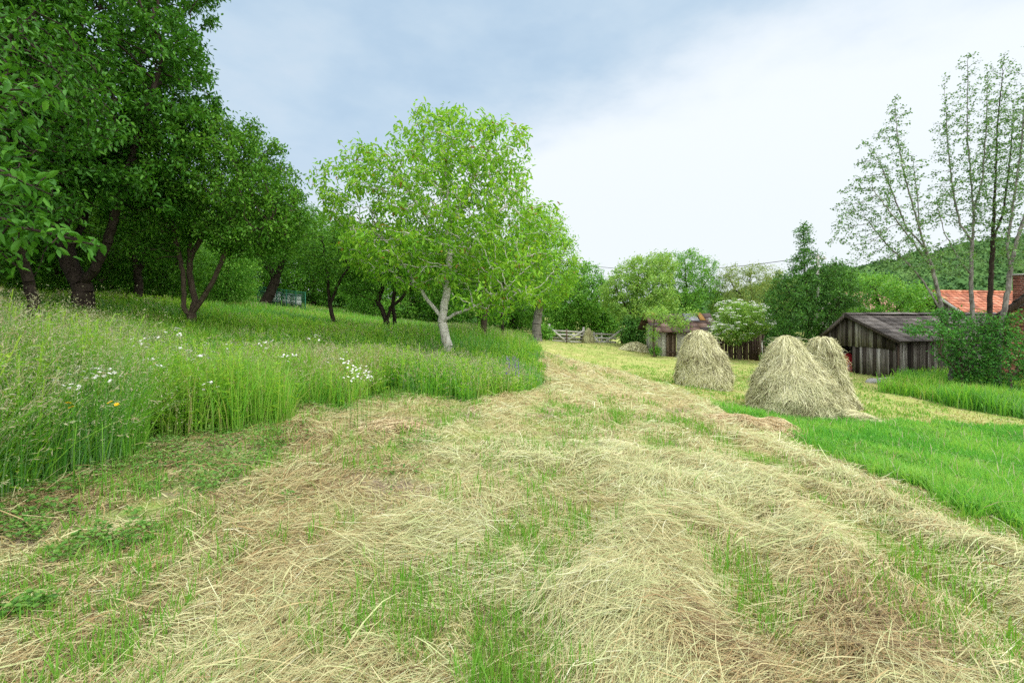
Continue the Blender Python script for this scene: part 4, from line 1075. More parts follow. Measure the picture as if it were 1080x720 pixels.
def hay_heap(name, label, px, py, Y, rx, ry, h, n, mat, seed, wmul=1.0):
    rs = np.random.default_rng(seed)
    X = (px - CX) / F * Y; Z0 = gz(X, Y)
    a = rs.uniform(0, 6.28, n); q = np.sqrt(rs.uniform(0, 1, n))
    x = np.cos(a) * q * rx; y = np.sin(a) * q * ry
    ang = rs.normal(.3, .8, n); ln = rs.uniform(.12, .45, n); t = np.linspace(-.5, .5, 4)[None]
    P = np.stack([x[:, None] + np.cos(ang)[:, None] * t * ln[:, None], y[:, None] + np.sin(ang)[:, None] * t * ln[:, None], np.zeros((n, 4))], -1)
    rr = np.sqrt((P[..., 0] / rx) ** 2 + (P[..., 1] / ry) ** 2)
    dome = h * np.clip(1 - rr ** 2, 0, 1) ** .8 * (.8 + .4 * fbm(P[..., 0] * 2 + seed, P[..., 1] * 2, seed))
    P[..., 2] = zs(P[..., 0] + X, P[..., 1] + Y) - Z0 + dome + rs.uniform(0, .035, n)[:, None] + .01
    S = norm(np.stack([-np.sin(ang), np.cos(ang), rs.normal(0, .5, n)], -1))
    mb = MB()
    v, qd = ribbons(P, (rs.uniform(.0016, .003, n) + .0004 * Y)[:, None] * np.array([.6, 1, .9, .2])[None] * wmul, S)
    mb.raw(v, qd, r=np.repeat(np.clip(rs.normal(.5, .25, n), 0, 1), 8))
    # body of the heap
    k = 26; rg = np.linspace(0, 1, 9)
    g = np.array([[(math.cos(b) * r * rx, math.sin(b) * r * ry) for b in np.arange(k) / k * 6.2832] for r in rg]).reshape(-1, 2)
    r2 = np.sqrt((g[:, 0] / rx) ** 2 + (g[:, 1] / ry) ** 2)
    z = zs(g[:, 0] + X, g[:, 1] + Y) - Z0 + h * np.clip(1 - r2 ** 2, 0, 1) ** .8 * (.8 + .4 * fbm(g[:, 0] * 2 + seed, g[:, 1] * 2, seed)) - .005
    i = np.arange(8)[:, None] * k; kk = np.arange(k)[None]; k2 = (kk + 1) % k
    mb.raw(np.column_stack([g, z]), np.stack([i + kk, i + k + kk, i + k + k2, i + k2], -1).reshape(-1, 4), r=.25)
    return tag(mb.build(name, M[mat], None, (X, Y, Z0)), label, 'hay heap')


hay_heap('hay_heap', 'low browned heap of cut hay beside the tip of the bright green grass patch', 797, 464, 9.1, .85, .55, .14, 5000, 'brown_hay', 71)
hay_heap('hay_heap', 'small greenish hay pile on the ground left of the rusty roofed shed', 671, 372, 29.5, .95, .7, .5, 3000, 'stack_hay', 72, 1.3)
hay_heap('hay_heap', 'low brownish clump of cut hay near the edge of the tall grass', 413, 462, 6.2, .42, .2, .05, 900, 'brown_hay', 73)


# ------------------------------------------------------------------ timber buildings
def plank_wall(mb, p0, p1, zb0, zb1, top, w=.16, t=.025, gap=.006, seed=0, skip=None, jag=.03):
    """upright boards from p0 to p1 (xy); zb0/zb1 bottom heights; top(f) gives the upper end at fraction f"""
    rs = random.Random(seed)
    p0 = np.array(p0, float); p1 = np.array(p1, float); L_ = np.linalg.norm(p1 - p0); d = (p1 - p0) / L_; nrm = np.array([d[1], -d[0]])
    s = 0
    while s < L_ - .02:
        ww = min(w * rs.uniform(.75, 1.25), L_ - s); f0 = (s + gap * rs.uniform(.2, 1.4)) / L_; f1 = (s + ww) / L_
        lo0 = zb0 + (zb1 - zb0) * f0 + rs.uniform(-jag, jag); lo1 = lo0 + rs.uniform(-.01, .01)
        if skip:
            lo = skip((f0 + f1) / 2)
            if lo is not None: lo0 = lo1 = lo + rs.uniform(-.02, .02)
        h0 = top(f0); h1 = top(f1)
        off = nrm * rs.uniform(-.006, .006); tt = nrm * t
        a = p0 + d * f0 * L_ + off; b = p0 + d * f1 * L_ + off + nrm * rs.uniform(-.006, .006)
        mb.hexa([(*a, lo0), (*b, lo1), (*(b - tt), lo1), (*(a - tt), lo0), (*a, h0), (*b, h1), (*(b - tt), h1), (*(a - tt), h0)], rs.random())
        s += ww


def roof_slope(mb, e0, e1, r0, r1, rows, cols, th=.03, seed=0, sag=.03, lap=.012):
    """overlapping roof sheets between an eave line e0-e1 and a ridge line r0-r1"""
    rs = random.Random(seed)
    e0, e1, r0, r1 = [np.array(p, float) for p in (e0, e1, r0, r1)]
    n = np.cross(e1 - e0, r0 - e0); n /= np.linalg.norm(n)
    if n[2] < 0: n = -n

    def pt(u, v): return (e0 * (1 - u) + e1 * u) * (1 - v) + (r0 * (1 - u) + r1 * u) * v + np.array([0, 0, -sag * math.sin(math.pi * u) * (v * .6 + .4)])
    for i in range(rows):
        for j in range(cols):
            u0, u1 = j / cols + .001, (j + 1) / cols - .001; v0, v1 = i / rows - .12 / rows, (i + 1) / rows
            j1, j2 = rs.uniform(-.15, .15) * (1 / rows) * .15, rs.uniform(0, lap * .5)
            a, b, c, d = pt(u0, v0 + j1), pt(u1, v0 + j1), pt(u1, v1), pt(u0, v1)
            hi = n * (lap + th + j2); lo = n * (th + j2)
            mb.hexa([a + hi - n * th, b + hi - n * th, c + lo - n * th, d + lo - n * th, a + hi, b + hi, c + lo, d + lo], rs.random())


def barn():
    C = np.array([15.1, 19.0]); g = np.array([-.258, .966]); l = np.array([.966, .258])
    Wg = 3.4; Lb = 8.6; ta = .58
    Lc = C + g * Wg; Ap = C + g * Wg * ta; D = C + l * Lb
    zg = min(gz(*C), gz(*Lc)) - .05; ze = .60; za = 1.53; zl = .42
    o = np.array([C[0], C[1], zg])
    root = thing('barn', 'weathered grey board barn with a sagging dark roof and an open bay beside the haystacks', 'barn', o)

    def top(f): return (ze + (za - ze) * f / ta if f < ta else za + (zl - za) * (f - ta) / (1 - ta)) - .03
    # gable wall seen from the left; an opening at its far lower corner
    mb = MB()
    zs_ = .30
    plank_wall(mb, Lc + g * 0 + l * .0, C, zg + .05, zg + .05, lambda f: min(top(1 - f), zs_ - .0), .15, .025, .012, 5, lambda f: 9 if f < .46 else None)
    mb2 = MB()
    for q in mb.v: pass
    keepv = MB()
    # drop boards that fall inside the opening
    for v, r in zip(mb.v, mb.r):
        if v[0, 2] < 5: keepv.hexa(v, float(r[0]))
    up = keepv
    plank_wall(up, Lc - l * .035, C - l * .035, zs_ - .12, zs_ - .12, lambda f: max(top(1 - f), zs_ - .1), .17, .025, .008, 6)
    plank_wall(up, C, D, zg + .02, gz(*D) - .1, lambda f: ze - .04, .17, .025, .014, 7)
    plank_wall(up, D, D + g * Wg, gz(*D) - .1, gz(*D) - .1, lambda f: top(f), .18, .025, .01, 8)
    plank_wall(up, D + g * Wg, Lc, zg - .4, zg, lambda f: zl - .04, .2, .025, .008, 9)
    up.build('wall', M['old_wood'], root, origin=o)
    for p, h in ((C + g * .06 + l * .09, ze - .08), (Lc - g * .1 + l * .09, zl - .1), (Lc - g * Wg * .47 + l * .10, zs_ + .3)):
        fr = MB(); fr.beam((*p, zg), (*p, h), .13, .13, (1, 0, 0), .4); fr.build('post', M['brown_wood'], root, origin=o)
    fr = MB(); fr.beam((*(Lc + l * .1), zs_ - .05), (*(C + l * .1), zs_ - .05), .12, .1, None, .3); fr.build('beam', M['brown_wood'], root, origin=o)
    fr = MB(); fr.beam((*(C + l * .1 + g * .05), ze - .12), (*(D + g * .05), ze - .12), .12, .1, None, .5)
    fr.build('beam', M['brown_wood'], root, origin=o)
    # roof, with verge overhang
    ov = -l * .28; el = -g * .30; er = g * .10
    A0, A1 = Ap + ov, Ap + l * (Lb + .2)
    rf = MB()
    roof_slope(rf, (*(C + ov + el), ze - .10), (*(D + l * .2 + el), ze - .06), (*A0, za + .02), (*A1, za + .03), 7, 15, .022, 3, .05)
    roof_slope(rf, (*(Lc + ov + er), zl - .12), (*(Lc + l * (Lb + .2) + er), zl - .12), (*A0, za + .02), (*A1, za + .03), 5, 15, .022, 4, .04)
    ro = rf.build('roof', M['slate'], root, origin=o)
    rc = MB()
    for k in range(9):
        a = A0 + (A1 - A0) * k / 9; b = A0 + (A1 - A0) * (k + 1.06) / 9
        za_, zb_ = za + .075 + .012 * (k % 2), za + .065 + .012 * (k % 3)
        for s in (1, -1):
            w_ = g * .17 * s
            rc.hexa([(*a, za_), (*b, zb_), (*(b + w_), zb_ - .07), (*(a + w_), za_ - .07), (*a, za_ + .02), (*b, zb_ + .02), (*(b + w_), zb_ - .05), (*(a + w_), za_ - .05)], random.random())
    rc.build('ridge_cap', M['slate'], ro, origin=o)
    # rafters under the verge
    for s in (.04, .16):
        q = ov * (1 - s * 2)
        for e_, r_ in (((*(C + q + el), ze - .15), .4), ((*(Lc + q + er), zl - .17), .6)):
            rt = MB(); rt.beam((*(Ap + q), za - .05), e_, .09, .05, None, r_); rt.build('rafter', M['old_wood'], ro, origin=o)
    # dark earth floor inside
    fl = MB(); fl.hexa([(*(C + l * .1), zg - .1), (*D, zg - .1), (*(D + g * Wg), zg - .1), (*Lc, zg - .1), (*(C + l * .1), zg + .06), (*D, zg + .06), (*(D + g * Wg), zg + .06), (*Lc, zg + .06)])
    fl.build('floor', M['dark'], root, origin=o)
    # red and white cloth covered load inside the bay
    c = Lc - g * .72 + l * .65
    rs = np.random.default_rng(5); nu, nv_ = 20, 14
    U, V_ = np.meshgrid(np.linspace(0, 2 * np.pi, nu, False), np.linspace(0, 1, nv_))
    R = (.52 * np.cos(V_ * 1.45) ** .45) * (1 + .18 * (fbm(U * 1.5, V_ * 4, 3) - .5) + .05 * np.sin(U * 5))
    pts = np.stack([np.cos(U) * R, np.sin(U) * R * .8, V_ * .85], -1).reshape(-1, 3)
    i = np.arange(nv_ - 1)[:, None] * nu; k = np.arange(nu)[None]; k2 = (k + 1) % nu
    mb = MB(); mb.raw(pts, np.stack([i + k, i + k2, i + nu + k2, i + nu + k], -1).reshape(-1, 4), r=.5)
    bd = mb.build('covered_load', M['red'], None, (c[0], c[1], zg + .06), True)
    tag(bd, 'bundle under a red and white cloth inside the open bay of the barn', 'bundle')


barn()


def gable_house(name, label, cat, A, g, l, Wd, Ln, za, drop, zbot, wallmat, roofmat, rows, cols, seed, over=.35, opening=True, framemat='grey_wood'):
    """A = foot of the front gable's apex (xy), g = across the gable, l = along the ridge"""
    A = np.array(A, float); g = np.array(g, float); l = np.array(l, float); g /= np.linalg.norm(g); l /= np.linalg.norm(l)
    c0, c1 = A - g * Wd / 2, A + g * Wd / 2
    ze = za - drop
    o = np.array([A[0], A[1], zbot]); root = thing(name, label, cat, o)
    mb = MB()
    B0, B1 = c0 + l * Ln, c1 + l * Ln
    t = .22
    def wall(p, q, h):
        d = (q - p) / np.linalg.norm(q - p); n = np.array([-d[1], d[0]]) * t
        mb.hexa([(*p, zbot), (*q, zbot), (*(q + n), zbot), (*(p + n), zbot), (*p, h), (*q, h), (*(q + n), h), (*(p + n), h)])
    cs = np.array([(*c0, 0), (*c1, 0), (*B1, 0), (*B0, 0)])[:, :2]
    sgn = 1 if np.cross(np.append(c1 - c0, 0), np.append(B0 - c0, 0))[2] > 0 else -1
    if sgn < 0: cs = cs[::-1]
    for i in range(4): 
        p, q = cs[i], cs[(i + 1) % 4]; d = (q - p) / np.linalg.norm(q - p)
        wall(p + (d * t if i % 2 else 0), q - (d * t if i % 2 else 0), ze - .12)
    mb.build('wall', M[wallmat], root, origin=o)
    # gable triangle of boards
    n = 22
    for s, off in ((0, 0.03), (1, -.25)):
        gb = MB()
        base = c0 + l * (Ln * s + off)
        for k in range(n):
            f0, f1 = k / n + .001, (k + 1) / n - .001
            h = lambda f: ze - .1 + (za - ze) * (1 - abs(2 * f - 1)) - .02
            a, b = base + g * Wd * f0, base + g * Wd * f1; tt = l * .03
            if h((f0 + f1) / 2) < ze - .08: continue
            gb.hexa([(*a, ze - .118), (*b, ze - .118), (*(b + tt), ze - .118), (*(a + tt), ze - .118), (*a, h(f0)), (*b, h(f1)), (*(b + tt), h(f1)), (*(a + tt), h(f0))], random.random())
        gb.build('gable_boards', M['old_wood'], root, origin=o)
    rf = MB(); ov = -l * over
    for s in (-1, 1):
        e = A + g * s * (Wd / 2 + over * .9); zz = ze - drop * over * 1.8 / Wd
        roof_slope(rf, (*(e + ov), zz), (*(e + l * (Ln + over)), zz), (*(A + ov), za), (*(A + l * (Ln + over)), za), rows, cols, .03, seed + s, .04, .03)
    ro = rf.build('roof', M[roofmat], root, origin=o)
    rc = MB()
    for k in range(cols):
        a = A + ov + (l * (Ln + 2 * over)) * (k / cols); b = a + l * (Ln + 2 * over) / cols * 1.08
        rc.tube([(*a, za + .03), (*b, za + .045)], .11, 8)
    rc.build('ridge_cap', M[roofmat], ro, origin=o)
    for s in (-1, 1):
        vb = MB()
        e = A + g * s * (Wd / 2 + over * .9); zz = ze - drop * over * 1.8 / Wd
        vb.beam((*(A + ov * 1.03), za - .06), (*(e + ov * 1.03), zz - .06), .14, .03, None, .6)
        vb.build('verge_board', M[framemat], ro, origin=o)
    return root, o


A = at(990, 308, 33)
gable_house('farmhouse', 'house with a bright orange tiled roof and dark open gable behind the aspens', 'house', A[:2], (-.2, 1), (1, .2), 6.2, 11, A[2], 2.35, -3.4, 'plaster', 'tile', 16, 26, 3, .5)
A = at(893, 309, 41)
gable_house('farmhouse', 'distant house with a faded pinkish red tiled roof peeping over the barn between the trees', 'house', A[:2], (-.5, 1), (1, .5), 6.4, 4.6, A[2], 2.3, -3.2, 'plaster', 'oldtile', 14, 14, 8, .4)


def brick_house():
    # gable front near the right edge of the view
    Y = 20.0
    c0 = np.array([(1052 - CX) / F * Y, Y]); g = np.array([.6, -.8]); l = np.array([.8, .6])
    Wd = 5.2; Ln = 6; zb = -1.9; ze = 1.4; za = 3.95
    o = np.array([c0[0], c0[1], zb]); root = thing('brick_house', 'red brick house with a dark overhanging roof cut off by the right edge', 'house', o)
    rs = random.Random(4)
    mb = MB(); bl = .25; bh = .075; z = zb; row = 0
    def hgt(f): return ze + (za - ze) * (1 - abs(2 * f - 1))
    while z < za:
        s = -(row % 2) * bl / 2
        while s < Wd:
            a, b = max(s, 0), min(s + bl - .012, Wd)
            if b - a > .04 and z + bh < min(hgt(a / Wd), hgt(b / Wd)) - .02:
                p, q = c0 + g * a, c0 + g * b; n = l * .12
                zz = z + bh - .012
                mb.hexa([(*p, z), (*q, z), (*(q + n), z), (*(p + n), z), (*p, zz), (*q, zz), (*(q + n), zz), (*(p + n), zz)], rs.random())
            s += bl
        z += bh; row += 1
    mb.build('brickwork', M['brick'], root, origin=o)
    core = MB()
    v = [(*(c0 + l * .012), zb), (*(c0 + g * Wd + l * .012), zb), (*(c0 + g * Wd + l * .012), ze - .02), (*(c0 + g * Wd / 2 + l * .012), za - .02), (*(c0 + l * .012), ze - .02)]
    v2 = [(p[0] + l[0] * Ln, p[1] + l[1] * Ln, p[2]) for p in v]
    core.raw(v + v2, [(0, 1, 6, 5), (1, 2, 7, 6), (2, 3, 8, 7), (3, 4, 9, 8), (4, 0, 5, 9), (0, 4, 2, 1), (5, 6, 7, 9)], [(4, 3, 2), (7, 8, 9)])
    core.build('wall', M['mortar'], root, origin=o)
    rf = MB(); ov = -l * .55; ap = c0 + g * Wd / 2
    for s, e in ((-1, c0 - g * .45), (1, c0 + g * (Wd + .45))):
        roof_slope(rf, (*(e + ov), ze - .42), (*(e + l * (Ln + .3)), ze - .42), (*(ap + ov), za + .05), (*(ap + l * (Ln + .3)), za + .05), 12, 16, .06, 5 + s, .02, .03)
    ro = rf.build('roof', M['slate'], root, origin=o)
    for e in (c0 - g * .45, c0 + g * (Wd + .45)):
        vb = MB()
        vb.beam((*(ap + ov * 1.02), za - .07), (*(e + ov * 1.02), ze - .54), .18, .03, None, .35)
        vb.build('verge_board', M['brown_wood'], ro, origin=o)
    # chimney of bricks
    ch = MB(); q = c0 + g * .35 + l * .7
    z = 1.05; row = 0
    while z < 3.12:
        for a in range(2):
            for side in range(4):
                d = [g, l, -g, -l][side]; st = [q, q + g * .5, q + g * .5 + l * .5, q + l * .5][side]
                s0 = a * .25 + (.06 if row % 2 else 0)
                p0, p1 = st + d * s0, st + d * min(s0 + .238, .5 - .001); n = np.array([-d[1], d[0]]) * .1
                if np.linalg.norm(p1 - p0) < .03: continue
                ch.hexa([(*p0, z), (*p1, z), (*(p1 + n), z), (*(p0 + n), z), (*p0, z + .064), (*p1, z + .064), (*(p1 + n), z + .064), (*(p0 + n), z + .064)], rs.random())
        z += .075; row += 1
    co_ = ch.build('chimney', M['brick'], root, origin=o)
    cp = MB(); f0 = q - g * .06 - l * .06; f1 = q + g * .56 - l * .06; f2 = q + g * .56 + l * .56; f3 = q - g * .06 + l * .56
    cp.hexa([(*f0, z), (*f1, z), (*f2, z), (*f3, z), (*f0, z + .07), (*f1, z + .07), (*f2, z + .07), (*f3, z + .07)])
    i0 = q + (g + l) * .013; s_ = .474
    cp.hexa([(*i0, 1.0), (*(i0 + g * s_), 1.0), (*(i0 + (g + l) * s_), 1.0), (*(i0 + l * s_), 1.0), (*i0, z - .001), (*(i0 + g * s_), z - .001), (*(i0 + (g + l) * s_), z - .001), (*(i0 + l * s_), z - .001)])
    cp.build('chimney_cap', M['mortar'], co_, origin=o)


brick_house()


def rusty_shed():
    Y = 27.2
    X0, X1 = (694 - CX) / F * Y, (752 - CX) / F * Y; dp = 2.4
    zb = min(gz(X0, Y), gz(X1, Y)) - .05; ze = .82; zr = 1.58; ym = Y + dp / 2
    o = np.array([X0, Y, zb]); root = thing('shed', 'small shed with a patched rusty roof and peeling board wall behind the narrow haystack', 'shed', o)
    mb = MB()
    dx0, dx1 = (702.5 - CX) / F * Y, (713.5 - CX) / F * Y
    plank_wall(mb, (X0, Y), (dx0, Y), zb, zb, lambda f: ze - .03, .2, .03, .01, 11)
    plank_wall(mb, (dx1, Y), (X1, Y), zb, zb, lambda f: ze - .03, .2, .03, .01, 12)
    plank_wall(mb, (X0, Y + dp), (X0, Y + .03), zb, zb, lambda f: ze + (zr - ze) * (1 - abs(2 * f - 1)) - .05, .2, .03, .012, 13)
    plank_wall(mb, (X1, Y + .03), (X1, Y + dp), zb, zb, lambda f: ze + (zr - ze) * (1 - abs(2 * f - 1)) - .05, .2, .03, .012, 14)
    mb.build('wall', M['grey_wood'], root, origin=o)
    dr = MB(); plank_wall(dr, (dx0 + .01, Y + .02), (dx1 - .01, Y + .02), zb + .06, zb + .06, lambda f: ze - .12, .14, .025, .005, 15, jag=.0)
    d_ = dr.build('door', M['brown_wood'], root, origin=o)
    for z in (zb + .35, ze - .45):
        hb = MB(); hb.beam((dx0 + .04, Y - .012, z), (dx1 - .04, Y - .012, z), .09, .02, (0, 0, 1), .3); hb.build('door_batten', M['brown_wood'], d_, origin=o)
    ti = MB(); ti.beam((X0 - .05, Y - .03, ze - .09), (X1 + .05, Y - .03, ze - .09), .14, .05, (0, 0, 1), .4); ti.build('beam', M['brown_wood'], root, origin=o); ti = MB(); ti.beam((dx0 - .12, Y - .045, zb), (dx1 + .12, Y - .045, zb), .1, .1, None, .8)
    ti.build('sill', M['brown_wood'], root, origin=o)
    rf = MB()
    roof_slope(rf, (X0 - .45, Y - .4, ze - .26), (X1 + .3, Y - .4, ze - .26), (X0 - .45, ym, zr), (X1 + .3, ym, zr), 4, 7, .015, 21, .05)
    roof_slope(rf, (X0 - .45, Y + dp + .4, ze - .26), (X1 + .3, Y + dp + .4, ze - .26), (X0 - .45, ym, zr), (X1 + .3, ym, zr), 4, 7, .015, 22, .05)
    ro = rf.build('roof', M['rust'], root, origin=o)

    def patch(px0, px1, v0, v1, mat, nm):
        a0, a1 = (px0 - CX) / F * Y, (px1 - CX) / F * Y
        y0, y1 = Y - .4 + (dp / 2 + .4) * v0, Y - .4 + (dp / 2 + .4) * v1; z0, z1 = ze - .26 + (zr - ze + .26) * v0 + .075, ze - .26 + (zr - ze + .26) * v1 + .065
        p = MB(); p.hexa([(a0, y0, z0 - .012), (a1, y0, z0 - .012), (a1 - .03, y1, z1 - .012), (a0 + .05, y1, z1 - .012), (a0, y0, z0), (a1, y0, z0), (a1 - .03, y1, z1), (a0 + .05, y1, z1)])
        p.build(nm, M[mat], ro, origin=o)
    patch(726, 741, .52, .93, 'zinc', 'metal_sheet'); patch(742, 748, .55, .97, 'moss', 'lichen_patch'); patch(685, 697, .8, 1.0, 'moss', 'lichen_patch')


rusty_shed()


def board_fence():
    Y = 26.8; X0, X1 = (753 - CX) / F * Y, (806 - CX) / F * Y
    zb = gz((X0 + X1) / 2, Y) - .12
    o = np.array([X0, Y, zb]); root = thing('board_fence', 'dark brown board fence under the flowering elder', 'fence', o)
    rs = random.Random(5); mb = MB()
    plank_wall(mb, (X0, Y), (X1, Y), zb, zb, lambda f: .10 + .05 * math.sin(9 * f) + rs.uniform(-.1, .06) + (.35 if f > .55 else 0), .15, .025, .02, 31)
    mb.build('boards', M['brown_wood'], root, origin=o)
    for f in (.0, .33, .66, 1.0):
        p = MB(); x = X0 + (X1 - X0) * f; p.beam((x, Y + .1, zb), (x, Y + .1, .35), .13, .13, (1, 0, 0), rs.random()); p.build('post', M['brown_wood'], root, origin=o)
    for z in (zb + .4, -.05):
        p = MB(); p.beam((X0, Y + .035, z), (X1, Y + .035, z + .03), .1, .04, (0, 0, 1), .4); p.build('rail', M['brown_wood'], root, origin=o)
    # empty wooden frame leaning at the end of the fence
    p0, p1 = at(804, 377, 26.3), at(813, 360, 26.3)
    fb = MB(); x0, x1, z0, z1 = p0[0], p1[0], p0[2] - .15, p1[2]
    fb.beam((x0, 26.3, z0), (x0 + .02, 26.4, z1), .07, .04, (1, 0, 0), .9); fb.beam((x1, 26.3, z0), (x1 + .02, 26.4, z1), .07, .04, (1, 0, 0), .7)
    fb.beam((x0 - .03, 26.33, z0 + .14), (x1 + .04, 26.33, z0 + .14), .07, .04, (0, 0, 1), .8); fb.beam((x0 - .03, 26.39, z1), (x1 + .06, 26.39, z1), .07, .04, (0, 0, 1), .6)
    tag(fb.build('wooden_frame', M['grey_wood'], None), 'pale empty wooden frame leaning at the right end of the board fence', 'frame')


board_fence()


# ------------------------------------------------------------------ field gates
def field_gate(label, pxa, pxb, Y, rails, braces, posts, seed):
    a = at(pxa, 360, Y); b = at(pxb, 361, Y)
    za, zb = gz(a[0], Y), gz(b[0], Y)
    o = np.array([a[0], Y, za]); root = thing('field_gate', label, 'gate', o)
    P = lambda px, py, dy=0: at(px, py, Y + dy)
    for (x0, y0, x1, y1) in rails:
        m = MB(); m.beam(P(x0, y0), P(x1, y1), .13, .035, (0, 0, 1), random.random()); m.build('rail', M['grey_wood'], root, origin=o)
    for k, (x0, y0, x1, y1) in enumerate(braces):
        m = MB(); m.beam(P(x0, y0, -.04 - .002 * k), P(x1, y1, -.04 - .002 * k), .12, .035, (0, 0, 1), .9); m.build('brace', M['grey_wood'], root, origin=o)
    for (x, y0, y1, w_, dk) in posts:
        m = MB(); q0 = P(x, y1, .05); q0[2] = gz(q0[0], Y) - .2
        m.tube([q0, P(x + .2, (y0 + y1) / 2, .05), P(x, y0, .05)], [w_, w_ * .95, w_ * .9], 8); m.build('post', M['grey_wood' if not dk else 'brown_wood'], root, origin=o)


field_gate('left grey gate leaf with four rails and two long braces by the grey trunk', 579, 615, 34,
           [(581, 348.5, 616, 350.5), (580, 352.2, 616, 353.8), (581, 356, 616, 357.2), (582, 359.3, 616, 361)], [(580, 345.2, 596, 359.2), (598, 359.5, 616, 348.2)], [(579, 341.5, 361, .10, 0), (597.5, 347, 361, .09, 1), (615.5, 345, 363, .09, 0)], 1)
field_gate('right grey gate leaf with a v shaped brace by the greenish hay pile', 626, 656, 34,
           [(626, 352, 649, 352.8), (627, 356.2, 650, 357), (627, 360.2, 650, 360.8), (627, 363.4, 650, 363.8)], [(627, 356, 634, 362.8), (635, 363, 657, 346.5)], [(634.4, 351, 363.5, .06, 0), (656, 345, 364, .11, 1), (626.5, 350, 364, .08, 0)], 2)
# a bundle of hay hung over the post between the two leaves
rs = np.random.default_rng(77)
n = 1500; c = at(620.5, 355, 33.85); zt = at(620, 345.5, 33.85)[2]; zb = gz(c[0], c[1])
h = rs.uniform(.1, 1, n); a = rs.uniform(0, 6.28, n); R = .30 + .10 * np.sin(h * 5)
R = R * np.interp(h, [0, .8, 1], [1, 1, .45])
P = []
for j in range(4):
    hh = np.clip(h - j * .09, 0.0, 1)
    P.append(np.stack([c[0] + np.cos(a + .1 * j) * (R + .04 * j * rs.uniform(0, 1, n)), c[1] + np.sin(a + .1 * j) * R * .7, zb + hh * (zt - zb)], -1))
P = np.stack(P, 1); S = norm(np.stack([-np.sin(a), np.cos(a), rs.normal(0, .3, n)], -1))
mb = MB(); v, q = ribbons(P, np.full((n, 4), .016) * np.array([.6, 1, .9, .2]), S); mb.raw(v - np.array([c[0], c[1], zb]), q, r=np.repeat(np.clip(rs.normal(.35, .2, n), 0, 1), 8))
mb.tube([(0, 0, 0), (0, 0, (zt - zb) * .55), (0.02, 0, (zt - zb) * .94)], [.24, .27, .12], 10, r=.1)
tag(mb.build('hay_bundle', M['stack_hay'], None, (c[0], c[1], zb)), 'shaggy bundle of hay hung over the post between the two gate leaves', 'hay bundle')


# ------------------------------------------------------------------ beehives behind a green wire fence
hives = []
hlab = ['white beehive furthest left in the row under the leaning tree', 'white beehive close to the foot of the leaning dark tree', 'white beehive second from the right in the row behind the green fence', 'white beehive at the right end of the row behind the green fence']
for i, px in enumerate((284, 290.5, 303, 313)):
    Y = 26.0; X = (px - CX) / F * Y
    z0 = gz(X, Y) + .05
    if i == 0:
        r = thing('beehive', hlab[0], 'beehive', (X, Y, z0), 'beehives in a row')
        m = MB(); m.box((-.21, -.2, .25), (.21, .2, .47)); m.build('hive_box', M['white'], r)
        m = MB(); m.box((-.20, -.19, .475), (.20, .19, .70)); m.build('hive_box', M['white'], r)
        m = MB(); m.box((-.25, -.24, .702), (.25, .24, .78)); m.build('lid', M['zinc'], r)
        m = MB()
        for sx in (-.18, .18):
            for sy in (-.16, .16): m.beam((sx, sy, -.2), (sx, sy, .246), .05, .05, (1, 0, 0))
        m.box((-.24, -.28, .236), (.24, .2, .249)); m.build('stand', M['brown_wood'], r)
        hives.append(r)
    else:
        copy_thing(hives[0], (X, Y, z0), .1 * i, 1, hlab[i])
Y = 25.3; x0, x1 = (272 - CX) / F * Y, (322 - CX) / F * Y
o = np.array([x0, Y, gz(x0, Y)]); root = thing('wire_fence', 'low green wire fence in front of the white beehives', 'fence', o)
for k in range(6):
    x = x0 + (x1 - x0) * k / 5; z = gz(x, Y); m = MB(); m.tube([(x, Y, z - .1), (x, Y, z + 1.05)], .025, 6); m.build('post', M['green_net'], root, origin=o)
m = MB()
for j in range(8):
    z = .2 + j * .115
    m.tube([(x0 + (x1 - x0) * k / 5, Y - .02, gz(x0 + (x1 - x0) * k / 5, Y) + z) for k in range(6)], .009 if j < 7 else .02, 4)
for k in range(56):
    x = x0 + (x1 - x0) * k / 55; z = gz(x, Y); m.tube([(x, Y - .03, z + .15), (x, Y - .03, z + 1.0)], .006, 3)
m.build('wire_mesh', M['green_net'], root, origin=o)

# ------------------------------------------------------------------ power line
def pole(label, px, pytop, Y):
    p = at(px, pytop, Y); z = gz(p[0], Y)
    r = thing('power_pole', label, 'pole', (p[0], Y, z))
    m = MB(); m.tube([(0, 0, -.3), (0, 0, (p[2] - z) * .5), (0.02, 0, p[2] - z)], [.14, .12, .095], 10); m.build('shaft', M['grey_wood'], r)
    m = MB(); m.beam((-.55, 0, p[2] - z - .3), (.6, 0, p[2] - z - .3), .1, .08, (0, 0, 1)); m.build('crossarm', M['grey_wood'], r)
    for s in (-.45, .48):
        m = MB(); m.tube([(s, 0, p[2] - z - .25), (s, 0, p[2] - z - .17), (s, 0, p[2] - z - .08)], [.05, .065, .03], 8); m.build('insulator', M['white'], r)
    return np.array([p[0], Y, p[2] - .1])


pa = pole('grey wooden power pole almost hidden in the dark tree left of the barn', 862, 268, 33)
pb = pole('wooden power pole hidden among the trees beside the gate', 588, 273, 52)
t = np.linspace(0, 1, 40)[:, None]
pts = pa * (1 - t) + pb * t; pts[:, 2] -= (1.05 * 4 * t * (1 - t))[:, 0]
m = MB(); m.tube(pts - pa, .022, 5)
tag(m.build('power_line', M['cable'], None, pa), 'thin black overhead wire sagging between the trees behind the field', 'power line')

